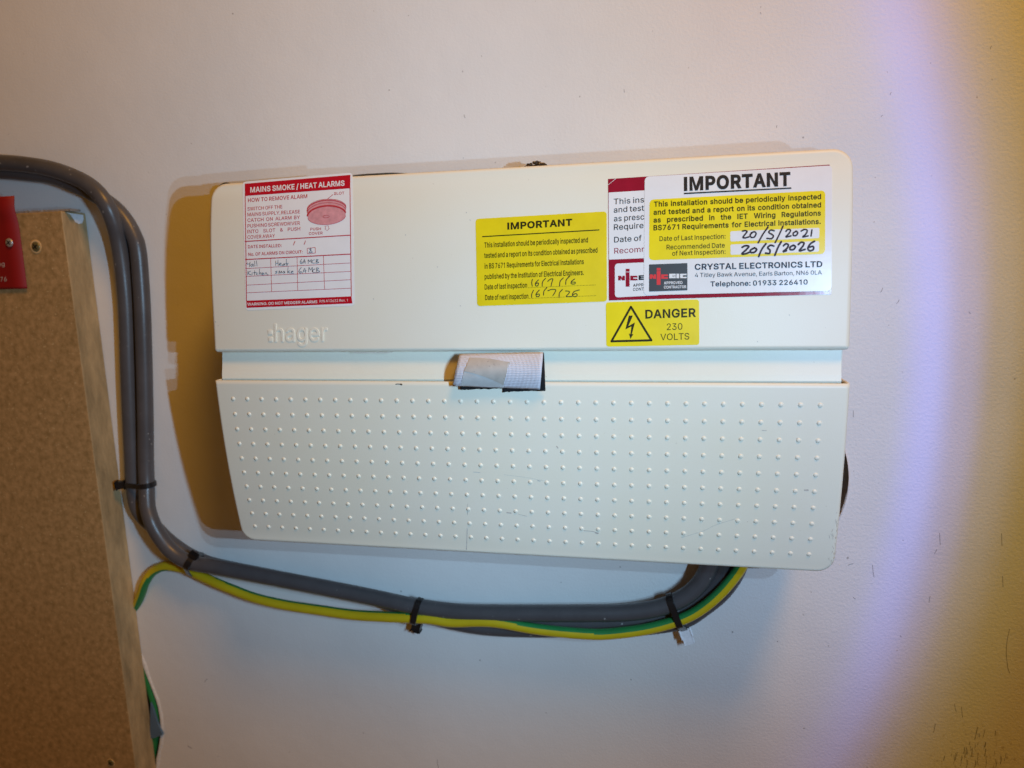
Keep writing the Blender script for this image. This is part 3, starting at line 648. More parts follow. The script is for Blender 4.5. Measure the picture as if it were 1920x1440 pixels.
# moulded maker's name, raised letters with soft edges
def emboss():
    vs, fs, wd = glyphs('hager', 0.012)
    bm = bmesh.new()
    p0 = np.array([515.2, 640.0]); p1 = np.array([614.0, 639.0]); sx = np.linalg.norm(p1 - p0) / wd; sy = 33.5 / 0.53
    pts = [p0 + (p1 - p0) / np.linalg.norm(p1 - p0) * v[0] * sx + np.array([-0.02, -1]) * v[1] * sy for v in vs]
    V = [surf(p[0], p[1], 0.00002) for p in pts]; F = list(fs)
    for q in (((502.7, 618.8), (510.6, 618.8), (510.8, 627.0), (503.2, 627.0)), ((503.8, 632.2), (511.4, 632.2), (511.6, 640.2), (504.0, 640.2))):
        b = len(V); V += [surf(p[0], p[1], 0.00002) for p in q]; F.append((b, b + 1, b + 2, b + 3))
    bv = [bm.verts.new(v) for v in V]
    for f in F:
        try: bm.faces.new([bv[i] for i in f])
        except ValueError: pass
    bmesh.ops.remove_doubles(bm, verts=bm.verts, dist=1e-6)
    bmesh.ops.recalc_face_normals(bm, faces=bm.faces)
    for f in bm.faces:
        if f.normal.y > 0: f.normal_flip()
    r = bmesh.ops.extrude_face_region(bm, geom=bm.faces[:])
    for v in [g for g in r['geom'] if isinstance(g, bmesh.types.BMVert)]: v.co.y -= 0.0005
    bmesh.ops.recalc_face_normals(bm, faces=bm.faces)
    me = bpy.data.meshes.new('moulded_name'); bm.to_mesh(me); bm.free()
    o = link('moulded_name', me, cover, M['plastic'])
    md = o.modifiers.new('soft', 'BEVEL'); md.width = 0.0004; md.segments = 3; md.limit_method = 'ANGLE'; md.angle_limit = math.radians(50)
    for p in me.polygons: p.use_smooth = True
    tag(o, 'raised maker name "hager" with two square dots moulded in the cream cover')
emboss()

# marks on the lid
sm = Print(hl, 0.00012)
sm.stroke([(876, 991), (875.5, 1010), (874.5, 1031)], 1.1)
sm.stroke([(1278, 1008), (1320, 995), (1340, 985), (1378, 973)], 0.4)
sm.stroke([(877, 945), (876.5, 965)], 0.6)
sm.stroke([(945, 890), (985, 895), (1023, 902)], 0.35)
sm.stroke([(888, 885), (900, 886)], 0.9); sm.stroke([(1008, 901), (1013, 902)], 1.2)
sm.build('scratches', lid, M['scratch'])['kind'] = 'stuff'
sm = Print(hl, 0.00012)
sm.stroke([(1095, 995), (1108, 996), (1118, 998)], 1.3); sm.stroke([(1117, 999), (1121, 1000)], 3.2)
sm.stroke([(951, 961), (958, 962)], 2.4); sm.stroke([(972, 964), (988, 968)], 0.9)
sm.stroke([(1509, 919), (1515, 919)], 3.2); sm.stroke([(1429, 807), (1437, 807)], 1.2); sm.stroke([(1044, 837), (1046, 840)], 2)
for k in range(26):
    y = random.uniform(945, 1055); x = 1573 - (y - 945) * .07 + random.gauss(-5, 4)
    sm.stroke([(x, y), (x + random.uniform(-3, 3), y + random.uniform(2, 6))], random.uniform(.4, .9))
sm.build('dirt_smudges', lid, M['smudge'])['kind'] = 'stuff'
sm = Print(hl, 0.00015)
sm.stroke([(742, 720.5), (747, 720), (753, 721)], 1.6); sm.stroke([(751, 720.5), (753, 721)], 3)
sm.build('chipped_spot', lid, M['chip'])
sm = Print(hc, 0.00012)
sm.stroke([(663, 660.8), (700, 661.3), (735, 660.9)], 1.0)
for x, y in ((820, 500), (863, 573), (874, 398), (944, 556), (881, 412), (1420, 640), (600, 330 + 60), (404, 603), (1480, 590), (760, 440), (700, 560)):
    sm.stroke([(x, y), (x + .8, y + 1)], 1.1)
sm.build('dirt_smudges', cover, M['scratch'])['kind'] = 'stuff'

# ---- stickers -------------------------------------------------------------
def base(name, c, r, off, mat, label, fn=hc, nrow=14):
    p = Print(fn, off); p.quad(c, r, nrow)
    o = p.build(name, unit, mat); o['label'] = label; return o
# 1 smoke alarm sticker, overhangs the top edge
c1 = [(454.4, 341), (661, 323.6), (665, 572.8), (460.6, 582)]
s1 = base('alarm_sticker', c1, 6, 0.0002, M['paper'], 'white and red smoke and heat alarm sticker overlapping the top edge')
p = Print(hc, 0.0003)
p.quad([(459, 344.5), (657, 327.8), (656.6, 353), (459.2, 367.5)]); p.build('red_band', s1, M['red'])
p = Print(hc, 0.0003); p.quad([(461.7, 563.9), (659, 555.6), (660.8, 568.9), (462.5, 577.2)]); p.build('red_band', s1, M['red'])
p = Print(hc, 0.0003)
UP1 = (-0.018, -1)
p.line((459.7, 367), (462.2, 564.5), 1.5); p.line((656.2, 352.8), (658.7, 556), 1.5)
p.line((458.8, 452.8), (656.4, 441), 1.9); p.line((459.6, 486.7), (657, 476.4), 1.9)
for a, b in (((460, 503.6), (657, 493)), ((460.5, 518.3), (657.8, 508.9)), ((461, 534.7), (658, 524.4)), ((461.4, 549), (658.6, 540.3)),
             ((507.5, 484.7), (509.4, 546.4)), ((557, 482), (558.3, 544.4)), ((606.4, 480), (608.6, 542.2))): p.line(a, b, 0.9)
p.text('HOW TO REMOVE ALARM', (465, 379), (576.2, 371.2), 7, .02, UP1)
for t_, a, b in (('SWITCH OFF THE', (464, 395), (529.4, 390.6)), ('COVER AWAY', (464, 448), (515.6, 445))):
    p.text(t_, a, b, 6.4, .010, UP1)
for t_, a, b in (('MAINS SUPPLY, RELEASE', (464, 405.6), (562.5, 399.8)), ('CATCH ON ALARM BY', (464, 416.2), (562.5, 410.4)),
                 ('PUSHING SCREWDRIVER', (464, 426.9), (562.5, 421.2)), ('INTO SLOT & PUSH', (464, 437.5), (563, 431.9))):
    p.text(t_, a, b, 6.4, .010, UP1, just=1.0)
p.text('SLOT', (626.2, 365.6), (645.6, 364.2), 5, .015, UP1); p.line((614.4, 373), (624.4, 364.6), 1.0)
p.text('PUSH', (581.9, 432.2), (601.9, 431.2), 5, .015, UP1); p.text('COVER', (579, 440.6), (605, 439.2), 5, .015, UP1)
p.text('DATE INSTALLED:', (465, 465.6), (528, 463), 5.7, .02, UP1); p.text('No. OF ALARMS ON CIRCUIT:', (465.4, 479.8), (567.5, 474.8), 5.7, .02, UP1)
p.line((550, 460), (553, 452.2), 1.3); p.line((570, 458.8), (573, 451.3), 1.3)
q = [(576, 465.6), (591, 464), (591.5, 474.4), (576.5, 475.9)]
for i in range(4): p.line(q[i], q[(i + 1) % 4], 0.9)
q = [(609, 424), (616, 423.4), (616, 428), (618, 428), (613.5, 432.5), (609, 429), (611, 428.5)]
for i in range(7): p.line(q[i], q[(i + 1) % 7], 0.6)
p.build('red_lettering', s1, M['redprint'])['kind'] = 'stuff'
p = Print(hc, 0.0004)
p.text('MAINS SMOKE / HEAT ALARMS', (469.4, 360.8), (646, 347.8), 9.4, .03, UP1)
p.text('WARNING: DO NOT MEGGER ALARMS', (464, 573), (595, 568.2), 5, .02, UP1); p.text('P/N A13632 Rev. 1', (599.4, 567.2), (652, 565.2), 4.8, 0, UP1)
p.build('white_lettering', s1, M['paper'])['kind'] = 'stuff'
def ell(cx, cy, rx, ry, n=28, rot=-0.07, a0=0, a1=2 * math.pi):
    return [(cx + rx * math.cos(a) * math.cos(rot) - ry * math.sin(a) * math.sin(rot), cy + rx * math.cos(a) * math.sin(rot) + ry * math.sin(a) * math.cos(rot)) for a in np.linspace(a0, a1, n, endpoint=a1 < 6)]
p = Print(hc, 0.0003)
p.poly(ell(612.7, 391, 37, 17.5)); p.poly([(576, 392), (649, 388), (648, 404), (577, 408)]); p.poly(ell(612.5, 405.4, 35.6, 15.8)); pk = p.build('alarm_picture', s1, M['pink'])
p = Print(hc, 0.0004)
p.stroke(ell(612.6, 404.5, 36.5, 18.5, 20, -.07, math.pi + .15, 2 * math.pi - .1), 3.0); p.stroke(ell(612.6, 399, 37, 19, 20, -.07, math.pi + .1, 2 * math.pi - .1), 0.8)
p.stroke(ell(612.6, 394, 37, 18.5, 20, -.07, math.pi + .05, 2 * math.pi), 1.5); p.stroke(ell(612.6, 391, 37, 17.8, 20, -.07, math.pi, 2 * math.pi), 0.6)
p.stroke(ell(612.5, 405.4, 35.6, 15.8, 20, -.07, 0.1, math.pi - .1), 0.7); p.stroke(ell(611.5, 406, 6, 2.4, 14, -.07, 0, 6.1), 0.7)
p.build('alarm_outline', s1, M['redprint'])['kind'] = 'stuff'
p = Print(hc, 0.0004)
def z8(*pts): return [(440 + x / 8.0, 440 + y / 8.0) for x, y in pts]
hw = [((190, 420), (185, 440), (230, 435)), ((232, 410), (222, 480)), ((270, 435), (240, 460), (262, 475), (278, 440), (282, 475)), ((300, 395), (305, 472)), ((328, 390), (335, 470)),
      ((618, 395), (615, 465)), ((650, 380), (652, 465)), ((615, 430), (655, 425)), ((670, 450), (700, 432), (680, 425), (668, 455), (705, 458)), ((740, 435), (715, 455), (735, 462), (748, 435), (755, 460)), ((775, 368), (780, 460), (800, 440)), ((760, 432), (805, 428)),
      ((1005, 365), (982, 410), (1000, 435), (1015, 412), (990, 408)), ((1025, 432), (1045, 370), (1060, 430)), ((1030, 410), (1060, 405)),
      ((1105, 430), (1105, 375), (1130, 405), (1148, 370), (1152, 425)), ((1200, 375), (1165, 390), (1170, 425), (1205, 425)), ((1225, 370), (1220, 430)), ((1225, 370), (1255, 375), (1225, 398), (1262, 415), (1220, 430)),
      ((200, 545), (195, 605)), ((240, 545), (200, 575), (250, 605)), ((262, 565), (262, 603)), ((300, 540), (300, 605)), ((280, 570), (330, 565)), ((345, 575), (325, 590), (345, 603)), ((372, 515), (368, 603)), ((368, 580), (392, 570), (395, 600)), ((410, 590), (440, 580), (415, 572), (410, 600), (440, 603)), ((455, 602), (460, 575), (480, 575), (485, 600), (505, 600)),
      ((640, 545), (612, 555), (638, 570), (608, 582)), ((660, 580), (670, 540), (680, 580), (700, 545), (705, 578)), ((740, 548), (720, 565), (740, 578), (748, 550), (755, 575)), ((800, 492), (795, 575)), ((830, 540), (800, 560), (835, 578)), ((845, 565), (880, 550), (855, 548), (850, 575), (885, 578)),
      ((1000, 490), (962, 545), (980, 578), (1005, 560), (975, 550)), ((1020, 575), (1050, 505), (1065, 570)), ((1030, 548), (1075, 540)), ((1110, 555), (1115, 490), (1140, 530), (1165, 490), (1165, 560)),
      ((1210, 510), (1175, 530), (1180, 565), (1215, 565)), ((1230, 495), (1228, 570)), ((1230, 495), (1262, 505), (1235, 530), (1278, 550), (1230, 572)), ((1120, 215), (1145, 212), (1140, 240), (1115, 268), (1172, 262)), ((1150, 205), (1130, 225), (1160, 250))]
for st in hw: p.stroke(z8(*st), 0.85)
p.build('handwriting', s1, M['biro'])['kind'] = 'stuff'

# 2 dull yellow inspection sticker
UP2 = (-0.012, -1)
s2 = base('inspection_sticker', [(891.7, 410.5), (1137.5, 396.3), (1138, 565.3), (894.7, 574.2)], 6, 0.0002, M['yellow2'], 'all yellow inspection sticker dated 16/7/16 in thin pen, left of the white ones')
p = Print(hc, 0.0003)
p.text('IMPORTANT', (951.3, 430), (1073, 422.5), 11.8, .045, UP2, None); p.line((904, 443.7), (1123.8, 431), 1.9)
for t_, a, b in (('This installation should be periodically inspected and', (908, 464.2), (1102.5, 454.2)),
                 ('tested and a report on its condition obtained as prescribed', (908, 483.7), (1120.3, 473.3)),
                 ('in BS 7671 Requirements for Electrical Installations', (908.7, 503.7), (1094.7, 495)),
                 ('published by the Institution of Electrical Engineers.', (908.8, 523.3), (1094.7, 515.3)),
                 ('Date of last inspection', (908.8, 542.8), (988.3, 539.2)), ('Date of next inspection', (909.7, 562.5), (990.8, 559.7))):
    p.text(t_, a, b, 9.4, .018, UP2)
for a, b in (((991, 539.3), (1116, 534.2)), ((993, 559.5), (1117, 554.2))):
    for k in range(46):
        q = np.array(a) + (np.array(b) - np.array(a)) * k / 45; p.line(q - (0.55, 0), q + (0.55, 0), 1.0)
p.build('lettering', s2, M['olive'])['kind'] = 'stuff'
p = Print(hc, 0.0004)
def z6(*pts): return [(860 + x / 6.0, 380 + y / 6.0) for x, y in pts]
for st in (((830, 862), (822, 900), (828, 938)), ((898, 868), (865, 905), (870, 936), (893, 930), (896, 903), (868, 908)), ((978, 850), (945, 890), (940, 940)),
           ((1002, 885), (1030, 862), (1060, 858), (1048, 900), (1040, 938)), ((1178, 845), (1142, 885), (1135, 940)), ((1245, 830), (1210, 870), (1205, 918)), ((1305, 858), (1268, 888), (1270, 912), (1305, 914), (1312, 895), (1275, 893)),
           ((842, 985), (822, 1030), (822, 1065)), ((908, 982), (872, 1025), (878, 1055), (905, 1052), (906, 1028), (876, 1032)), ((992, 955), (960, 995), (955, 1040)),
           ((1003, 990), (1050, 975), (1092, 980), (1080, 1015), (1060, 1045)), ((1168, 975), (1135, 1015), (1130, 1068)), ((1203, 992), (1245, 998), (1240, 1020), (1212, 1055), (1272, 1055)), ((1358, 982), (1300, 1000), (1280, 1040), (1310, 1058), (1335, 1040), (1318, 1022), (1290, 1035))):
    p.stroke(z6(*st), 1.5)
p.build('handwriting', s2, M['black'])['kind'] = 'stuff'

# 3 maroon sticker, mostly under the newer one
UP3 = (-0.008, -1)
s3 = base('inspection_sticker', [(1140, 335.6), (1555.6, 308.6), (1558.3, 551.7), (1141.7, 563.3)], 0, 0.0002, M['maroon'], 'maroon bordered contractor sticker mostly hidden under the newer white one')
p = Print(hc, 0.0003)
p.quad([(1141, 361.1), (1550, 336), (1552, 470), (1142, 486.8)], 0, 12); p.quad([(1152.8, 494.3), (1238, 490.6), (1238.5, 553.4), (1153, 557.8)], 6)
p.line((1139.8, 347), (1155.4, 334.4), 0.7)
p.build('white_panel', s3, M['paper'])['kind'] = 'stuff'
p = Print(hc, 0.00038)
for t_, a, w_, mt in (('This inst', (1150.7, 383.2), 63, 0), ('and test', (1150.7, 398.8), 57, 0), ('as presc', (1151, 415.2), 57, 0), ('Requirem', (1151, 431.3), 69, 0), ('Date of l', (1151.5, 454.7), 58, 0)):
    p.text(t_, a, (a[0] + w_, a[1] - w_ * 0.068), 10.4, .010, UP3)
p.text('APPRO', (1187, 537.6), (1212, 536.1), 5.3, .02, UP3); p.text('CONTR', (1187, 545.5), (1212, 544), 5.3, .02, UP3)
p.quad([(1197.4, 516.2), (1207, 515.8), (1207, 518.3), (1197.4, 518.7)]); p.quad([(1197.4, 516.2), (1201.5, 516), (1201.5, 525), (1197.4, 525.2)]); p.quad([(1197.4, 519.6), (1207, 519.2), (1207, 521.2), (1197.4, 521.6)]); p.quad([(1197.4, 522.6), (1207, 522.2), (1207, 524.7), (1197.4, 525.1)])
p.build('lettering', s3, M['black'])['kind'] = 'stuff'
def nic(p, x, y, k, tall, i_w):
    """block letters N I C (x,y = left top of the N band), k = band height"""
    Lq = lambda a, b, c, d: p.poly([(x + a, y + b), (x + c, y + b), (x + c, y + d), (x + a, y + d)])
    n = k * 1.45
    p.poly([(x, y), (x + n * .42, y), (x + n * .62, y + k * .45), (x + n * .62, y), (x + n, y), (x + n, y + k), (x + n * .58, y + k), (x + n * .38, y + k * .55), (x + n * .38, y + k), (x, y + k)])
    ix = n + k * .16; iw = i_w
    Lq(ix, -tall[0], ix + iw, -tall[0] + k * .60); Lq(ix, -tall[0] + k * .72, ix + iw, tall[1])
    cx = ix + iw + k * .14; cw = k * 1.55
    Lq(cx, 0, cx + cw * .42, k); Lq(cx + cw * .42, 0, cx + cw, k * .38); Lq(cx + cw * .42, k * .62, cx + cw, k)
p = Print(hc, 0.00038)
nic(p, 1159, 517, 8.8, (13, 20.5), 7.3)
p.text('Recomm', (1151.7, 475.7), (1215, 471.5), 10.4, .004, UP3)
p.build('red_logo', s3, M['maroon'])['kind'] = 'stuff'

# 4 new white sticker with the yellow panel
s4 = base('inspection_sticker', [(1208.9, 331.4), (1560.3, 310), (1558.9, 545.3), (1207, 553.6)], 8, 0.00055, M['paper'], 'newest white sticker with a yellow panel, big IMPORTANT heading and 20/5/2021 in marker', nrow=20)
p = Print(hc, 0.00065); p.quad([(1217.8, 374.3), (1547.5, 357), (1546.9, 476.2), (1216.8, 488.1)], 8, 12); p.build('yellow_panel', s4, M['yellow'])
p = Print(hc, 0.00073); p.quad([(1369.3, 433.7), (1536.6, 427), (1536, 446.5), (1369.3, 452.9)], 3); p.quad([(1369.7, 458.4), (1536, 452), (1535.6, 471.9), (1369.7, 477.8)], 3)
p.build('date_box', s4, M['paper'])['kind'] = 'stuff'
p = Print(hc, 0.00073); p.quad([(1217, 495.8), (1288.9, 493.2), (1288.9, 544.2), (1217, 546.8)], 1.2); p.build('logo_panel', s4, M['slate'])
p = Print(hc, 0.00073); p.text('IMPORTANT', (1282.4, 356.6), (1482.2, 346.8), 23.0, .052, UP3); p.line((1282.2, 362.8), (1483.8, 352.6), 2.7); p.build('heading', s4, M['black'])['kind'] = 'stuff'
p = Print(hc, 0.00073)
for t_, a, b in (('This installation should be periodically inspected', (1226, 387.5), (1539.6, 373.0)),
                 ('and tested and a report on its condition obtained', (1225.3, 402.6), (1539.6, 388.4)),
                 ('as prescribed in the IET Wiring Regulations', (1225.3, 417.2), (1539.2, 403.8)),
                 ('BS7671 Requirements for Electrical Installations.', (1225.3, 431.7), (1539, 419.6))):
    p.text(t_, a, b, 9.2, .030, UP3, just=1.0)
for t_, a, b in (('Date of Last Inspection:', (1236.6, 452), (1360.4, 447.3)), ('Recommended Date', (1249.9, 467.9), (1359, 464.0)), ('of Next Inspection:', (1260.4, 479.4), (1360.4, 475.8))):
    p.text(t_, a, b, 8.8, .010, UP3)
p.build('lettering', s4, M['olive'])['kind'] = 'stuff'
p = Print(hc, 0.00073)
p.text('CRYSTAL ELECTRONICS LTD', (1302.6, 505.6), (1542, 500.2), 10.3, .03, UP3)
p.text('4 Titley Bawk Avenue, Earls Barton, NN6 0LA', (1303, 519.7), (1541, 514.5), 7.8, .0, UP3)
p.text('Telephone: 01933 226410', (1332.3, 536.9), (1514.4, 533.1), 9, .022, UP3)
p.build('contractor_lettering', s4, M['navy'])['kind'] = 'stuff'
p = Print(hc, 0.0008); nic(p, 1218.3, 514.6, 8.1, (12.2, 19.4), 7.2); p.build('red_logo', s4, M['brightred'])['kind'] = 'stuff'
p = Print(hc, 0.0008)
for x0, kind in ((1254.9, 'E'), (1268.3, 'I'), (1275.2, 'C')):
    y0, y1, w_ = 513.3, 521.6, (12.2 if kind != 'I' else 5.2)
    rc = lambda a, b, c, d: p.quad([(x0 + a, y0 + b), (x0 + c, y0 + b), (x0 + c, y0 + d), (x0 + a, y0 + d)])
    if kind == 'I': rc(0, 0, w_, 8.3)
    else:
        rc(0, 0, w_ * .42, 8.3); rc(w_ * .42, 0, w_, 2.6); rc(w_ * .42, 5.7, w_, 8.3)
        if kind == 'E': rc(w_ * .42, 3.3, w_, 5.0)
p.text('APPROVED', (1244.8, 533), (1279.7, 532.2), 4.9, .03, UP3); p.text('CONTRACTOR', (1244.8, 541), (1286.8, 540), 4.9, .03, UP3)
p.build('white_lettering', s4, M['paper'])['kind'] = 'stuff'
p = Print(hc, 0.00082)
def z9(*pts): return [(1340 + x / 8.727, 360 + y / 8.727) for x, y in pts]
for st in (((455, 640), (495, 632), (530, 645), (500, 690), (462, 742), (500, 750), (560, 735)), ((620, 660), (582, 700), (598, 742), (650, 735), (678, 680), (650, 650), (600, 668)), ((875, 572), (790, 690), (712, 832)),
           ((975, 635), (920, 622), (885, 660), (930, 690), (962, 720), (930, 762), (855, 760)), ((1118, 560), (1060, 690), (990, 828)), ((1165, 645), (1200, 612), (1242, 625), (1215, 680), (1165, 735), (1250, 718)),
           ((1340, 640), (1290, 670), (1290, 712), (1335, 708), (1360, 665), (1330, 640)), ((1415, 640), (1470, 612), (1515, 630), (1490, 690), (1440, 735), (1530, 718)), ((1592, 620), (1585, 670), (1577, 720))):
    p.stroke(z9(*st), 3.0)
for st in (((450, 905), (500, 880), (560, 890), (510, 950), (445, 1012), (510, 1010), (570, 985)), ((640, 920), (590, 950), (590, 988), (650, 985), (688, 940), (650, 912)), ((840, 845), (770, 940), (722, 1055)),
           ((968, 885), (910, 872), (868, 915), (905, 950), (895, 1005), (832, 1000)), ((1090, 812), (1040, 900), (985, 1035)), ((1125, 880), (1165, 848), (1205, 865), (1185, 920), (1120, 975), (1175, 960)),
           ((1290, 870), (1238, 900), (1238, 942), (1290, 940), (1322, 895), (1290, 870)), ((1368, 860), (1415, 822), (1462, 835), (1440, 890), (1385, 962), (1480, 938)), ((1635, 805), (1570, 845), (1525, 920), (1555, 962), (1615, 940), (1610, 890), (1545, 905))):
    p.stroke(z9(*st), 3.6)
p.build('handwriting', s4, M['pen'])['kind'] = 'stuff'

# 5 danger sticker
s5 = base('danger_sticker', [(1136, 567), (1310.7, 561.4), (1311.2, 646.6), (1137, 650)], 5, 0.0002, M['yellow'], 'small yellow danger 230 volts sticker with a lightning triangle')
p = Print(hc, 0.0003)
tri = [(1183, 575.2), (1221.4, 638.0), (1146.5, 640.0)]
for i in range(3): p.stroke([tri[i], tri[(i + 1) % 3]], 4.0, False)
p.poly([(1130 + x / 10.1, 555 + y / 10.1) for x, y in ((497, 372), (572, 370), (487, 570), (612, 500), (553, 725), (585, 718), (525, 812), (497, 710), (525, 725), (545, 575), (430, 632))])
p.text('DANGER', (1210, 596.8), (1304.8, 593.6), 15.2, .032, UP3); p.text('230', (1250.3, 618.9), (1279.5, 617.9), 12.2, .0, UP3); p.text('VOLTS', (1238.4, 637.9), (1292.4, 636.4), 12.0, .0, UP3)
p.build('lettering', s5, M['olive'])['kind'] = 'stuff'

# ------------------------------------------------------------------ folded fabric tab between cover and lid
tab = empty('fabric_strap', tuple(on_wall(935, 690, 0.108)))
tag(tab, 'folded white woven strap with black back sticking out above the dotted lid', 'strap')
def tab_h(x, y):
    u = (x - 855) / 160.0; top = 664 - 3.5 * u; bot = 723.5 + 6 * u; v = max(0, (y - top) / (bot - top))
    return 0.1045 + 0.0095 * math.sin(math.pi * min(.97, v * .92)) ** 0.8 * (1 - .25 * v) + 0.003 * v + 0.0010 * math.sin(u * 5 + v * 2) - 0.003 * (1 - u) * max(0, 1 - v)
def tabsheet(name, TLp, TRp, BLp, BRp, dh, mat, ragged=0.0, nu=26, nv=14, th=0.0006):
    V = []; Fc = []
    for j in range(nv + 1):
        v = j / nv
        for i in range(nu + 1):
            u = i / nu
            a = np.array(TLp) + (np.array(TRp) - np.array(TLp)) * u; b = np.array(BLp) + (np.array(BRp) - np.array(BLp)) * u
            q = a + (b - a) * v
            if j == nv: q = q + (0, random.uniform(-ragged, ragged))
            V.append(on_wall(q[0], q[1], tab_h(q[0], q[1]) + dh))
    for j in range(nv):
        for i in range(nu):
            a = j * (nu + 1) + i; Fc.append((a, a + 1, a + nu + 2, a + nu + 1))
    o = mesh(name, V, Fc, tab, mat, smooth=True)
    s_ = o.modifiers.new('thickness', 'SOLIDIFY'); s_.thickness = th; s_.offset = 0
    return o
tabsheet('woven_face', (861, 664), (1018.5, 660.5), (849, 723.5), (1012.5, 729.5), 0.0, M['fabric'], 0.3)
tabsheet('black_backing', (866, 667), (1020, 662), (863, 730), (942, 727.5), -0.0016, M['loop'], 0.9, th=0.001)
tabsheet('black_backing', (944, 666), (1020, 662), (943, 734.5), (1022.5, 731.5), -0.0022, M['loop'], 1.0, th=0.0012)
def tabpatch(name, pts, dh, mat):
    tr = tessellate_polygon([[Vector((p[0], p[1], 0)) for p in pts]])
    # dense enough to follow the bulge
    bm = bmesh.new(); vs = [bm.verts.new((p[0], p[1], 0)) for p in pts]
    for t in tr: bm.faces.new([vs[i] for i in t])
    for _ in range(3): bmesh.ops.subdivide_edges(bm, edges=bm.edges[:], cuts=1, use_grid_fill=True)
    bm.verts.ensure_lookup_table(); V = []
    for b in bm.verts:
        x, y = b.co.x, b.co.y
        hh = tab_h(x, y)
        V.append(on_wall(x, y, hh + 0.0006 + dh))
    bm.verts.index_update(); Fc = [tuple(v.index for v in f.verts) for f in bm.faces]; bm.free()
    return mesh(name, V, Fc, tab, mat, smooth=True)
tabpatch('tape_piece', [(870, 696), (884, 670), (958, 679), (952, 690), (946, 712), (944.5, 724), (944, 727), (905, 724.5), (864, 723)], 0.0, M['tape2'])
tabpatch('tape_piece', [(870, 696), (881.5, 670), (920, 672.5), (956, 679), (952, 683), (950, 700), (944, 722), (925, 713), (910, 707), (888, 700)], 0.00035, M['tape'])

# ------------------------------------------------------------------ behind and on top of the unit
dc = tube('cable', catmull([tuple(on_wall(x, y, h)) for x, y, h in ((404, 380, -.004), (408, 362, .010), (420, 349, .02), (430, 349, .02), (445, 360, .02), (520, 362, .02), (600, 348, .02), (665, 334.5, .018), (700, 331.3, .018), (740, 329.8, .018),
      (790, 332.6, .018), (840, 331, .018), (885, 326, .02), (915, 326, .02), (950, 343, .02))], 8), 0.0026, None, M['dark'], 12)
tag(dc, 'thin dark cable lying behind the top edge of the fuse box', 'cable')
dc = tube('cable', catmull([tuple(on_wall(x, y, h)) for x, y, h in ((1478, 316, -.004), (1490, 300, .016), (1510, 292, .03), (1540, 288, .03), (1562, 289, .03), (1590, 305, .03))], 8), 0.0022, None, M['dark'], 12)
tag(dc, 'short dark cable end peeping over the top right corner of the fuse box', 'cable')
bm = bmesh.new()
for k in range(170):
    x = random.gauss(1010, 14); top = 302 + abs(x - 1006) * 0.40 + (6 if x > 1030 else 0)
    y = top + random.random() ** 1.5 * 20 + 1
    if x < 985 or x > 1045: y = max(y, 316)
    h = random.uniform(0.026, 0.05); c = on_wall(x, y, h); r = random.uniform(0.0006, 0.0017)
    mt = Matrix.Translation(c) @ Matrix.Rotation(random.uniform(0, 6), 4, Vector((random.random(), random.random(), random.random())).normalized()) @ Matrix.Diagonal((r, r * random.uniform(.5, 1), r * random.uniform(.6, 1.2), 1))
    g = bmesh.ops.create_icosphere(bm, subdivisions=1, radius=1, matrix=mt)
    for v in g['verts']: v.co += Vector((random.uniform(-1, 1), random.uniform(-1, 1), random.uniform(-1, 1))) * r * 0.2
for x, y, h, rx, rz in ((1025, 312.5, .04, .0042, .0009), (991, 314.5, .04, .0022, .0014), (1072, 312.5, .04, .0014, .0008), (1007, 304.5, .04, .0006, .0016)):
    bmesh.ops.create_icosphere(bm, subdivisions=2, radius=1, matrix=Matrix.Translation(on_wall(x, y, h)) @ Matrix.Diagonal((rx, .002, rz, 1)))
# bed of finer crumbs down to the box top
for k in range(60):
    c = on_wall(random.uniform(985, 1035), random.uniform(318, 345), random.uniform(.025, .05)); r = random.uniform(.0015, .003)
    bmesh.ops.create_icosphere(bm, subdivisions=1, radius=r, matrix=Matrix.Translation(c))
me = bpy.data.meshes.new('mortar_crumbs'); bm.to_mesh(me); bm.free()
o = link('mortar_crumbs', me, None, M['crumb'], kind='stuff'); tag(o, 'small heap of dark gold flecked crumbs on top of the fuse box', 'crumbs')

# ------------------------------------------------------------------ grey cables and the earth wire
def path(pts, n=9): return catmull([tuple(on_wall(x, y, h)) for x, y, h in pts], n)
RC = 0.0072
A = [(-60, 304, .022), (0, 305, .022), (50, 309, .022), (100, 318, .022), (150, 337, .022), (180, 358, .0222), (200, 385, .022), (213, 415, .018), (222, 450, .0125), (230, 500, .009), (235, 550, .008), (238, 600, .0075),
     (241, 700, .0075), (245, 800, .0075), (248, 860, .0075), (250, 905, .0075), (256, 945, .0075), (268, 968, .0075), (289, 988, .0075), (311, 1010, .0075), (335, 1029, .0075), (360, 1044, .0075), (400, 1059, .0075), (480, 1076, .0075), (600, 1100, .0075),
     (700, 1120, .0075), (745, 1136, .0075), (800, 1153, .0075), (860, 1168, .0075), (920, 1177, .0075), (1000, 1180, .0075), (1080, 1179, .0075), (1160, 1178, .0075), (1220, 1174, .0075), (1280, 1163, .0075), (1318, 1140, .0075),
     (1352, 1112, .009), (1376, 1080, .012), (1388, 1050, .018), (1392, 1020, .03)]
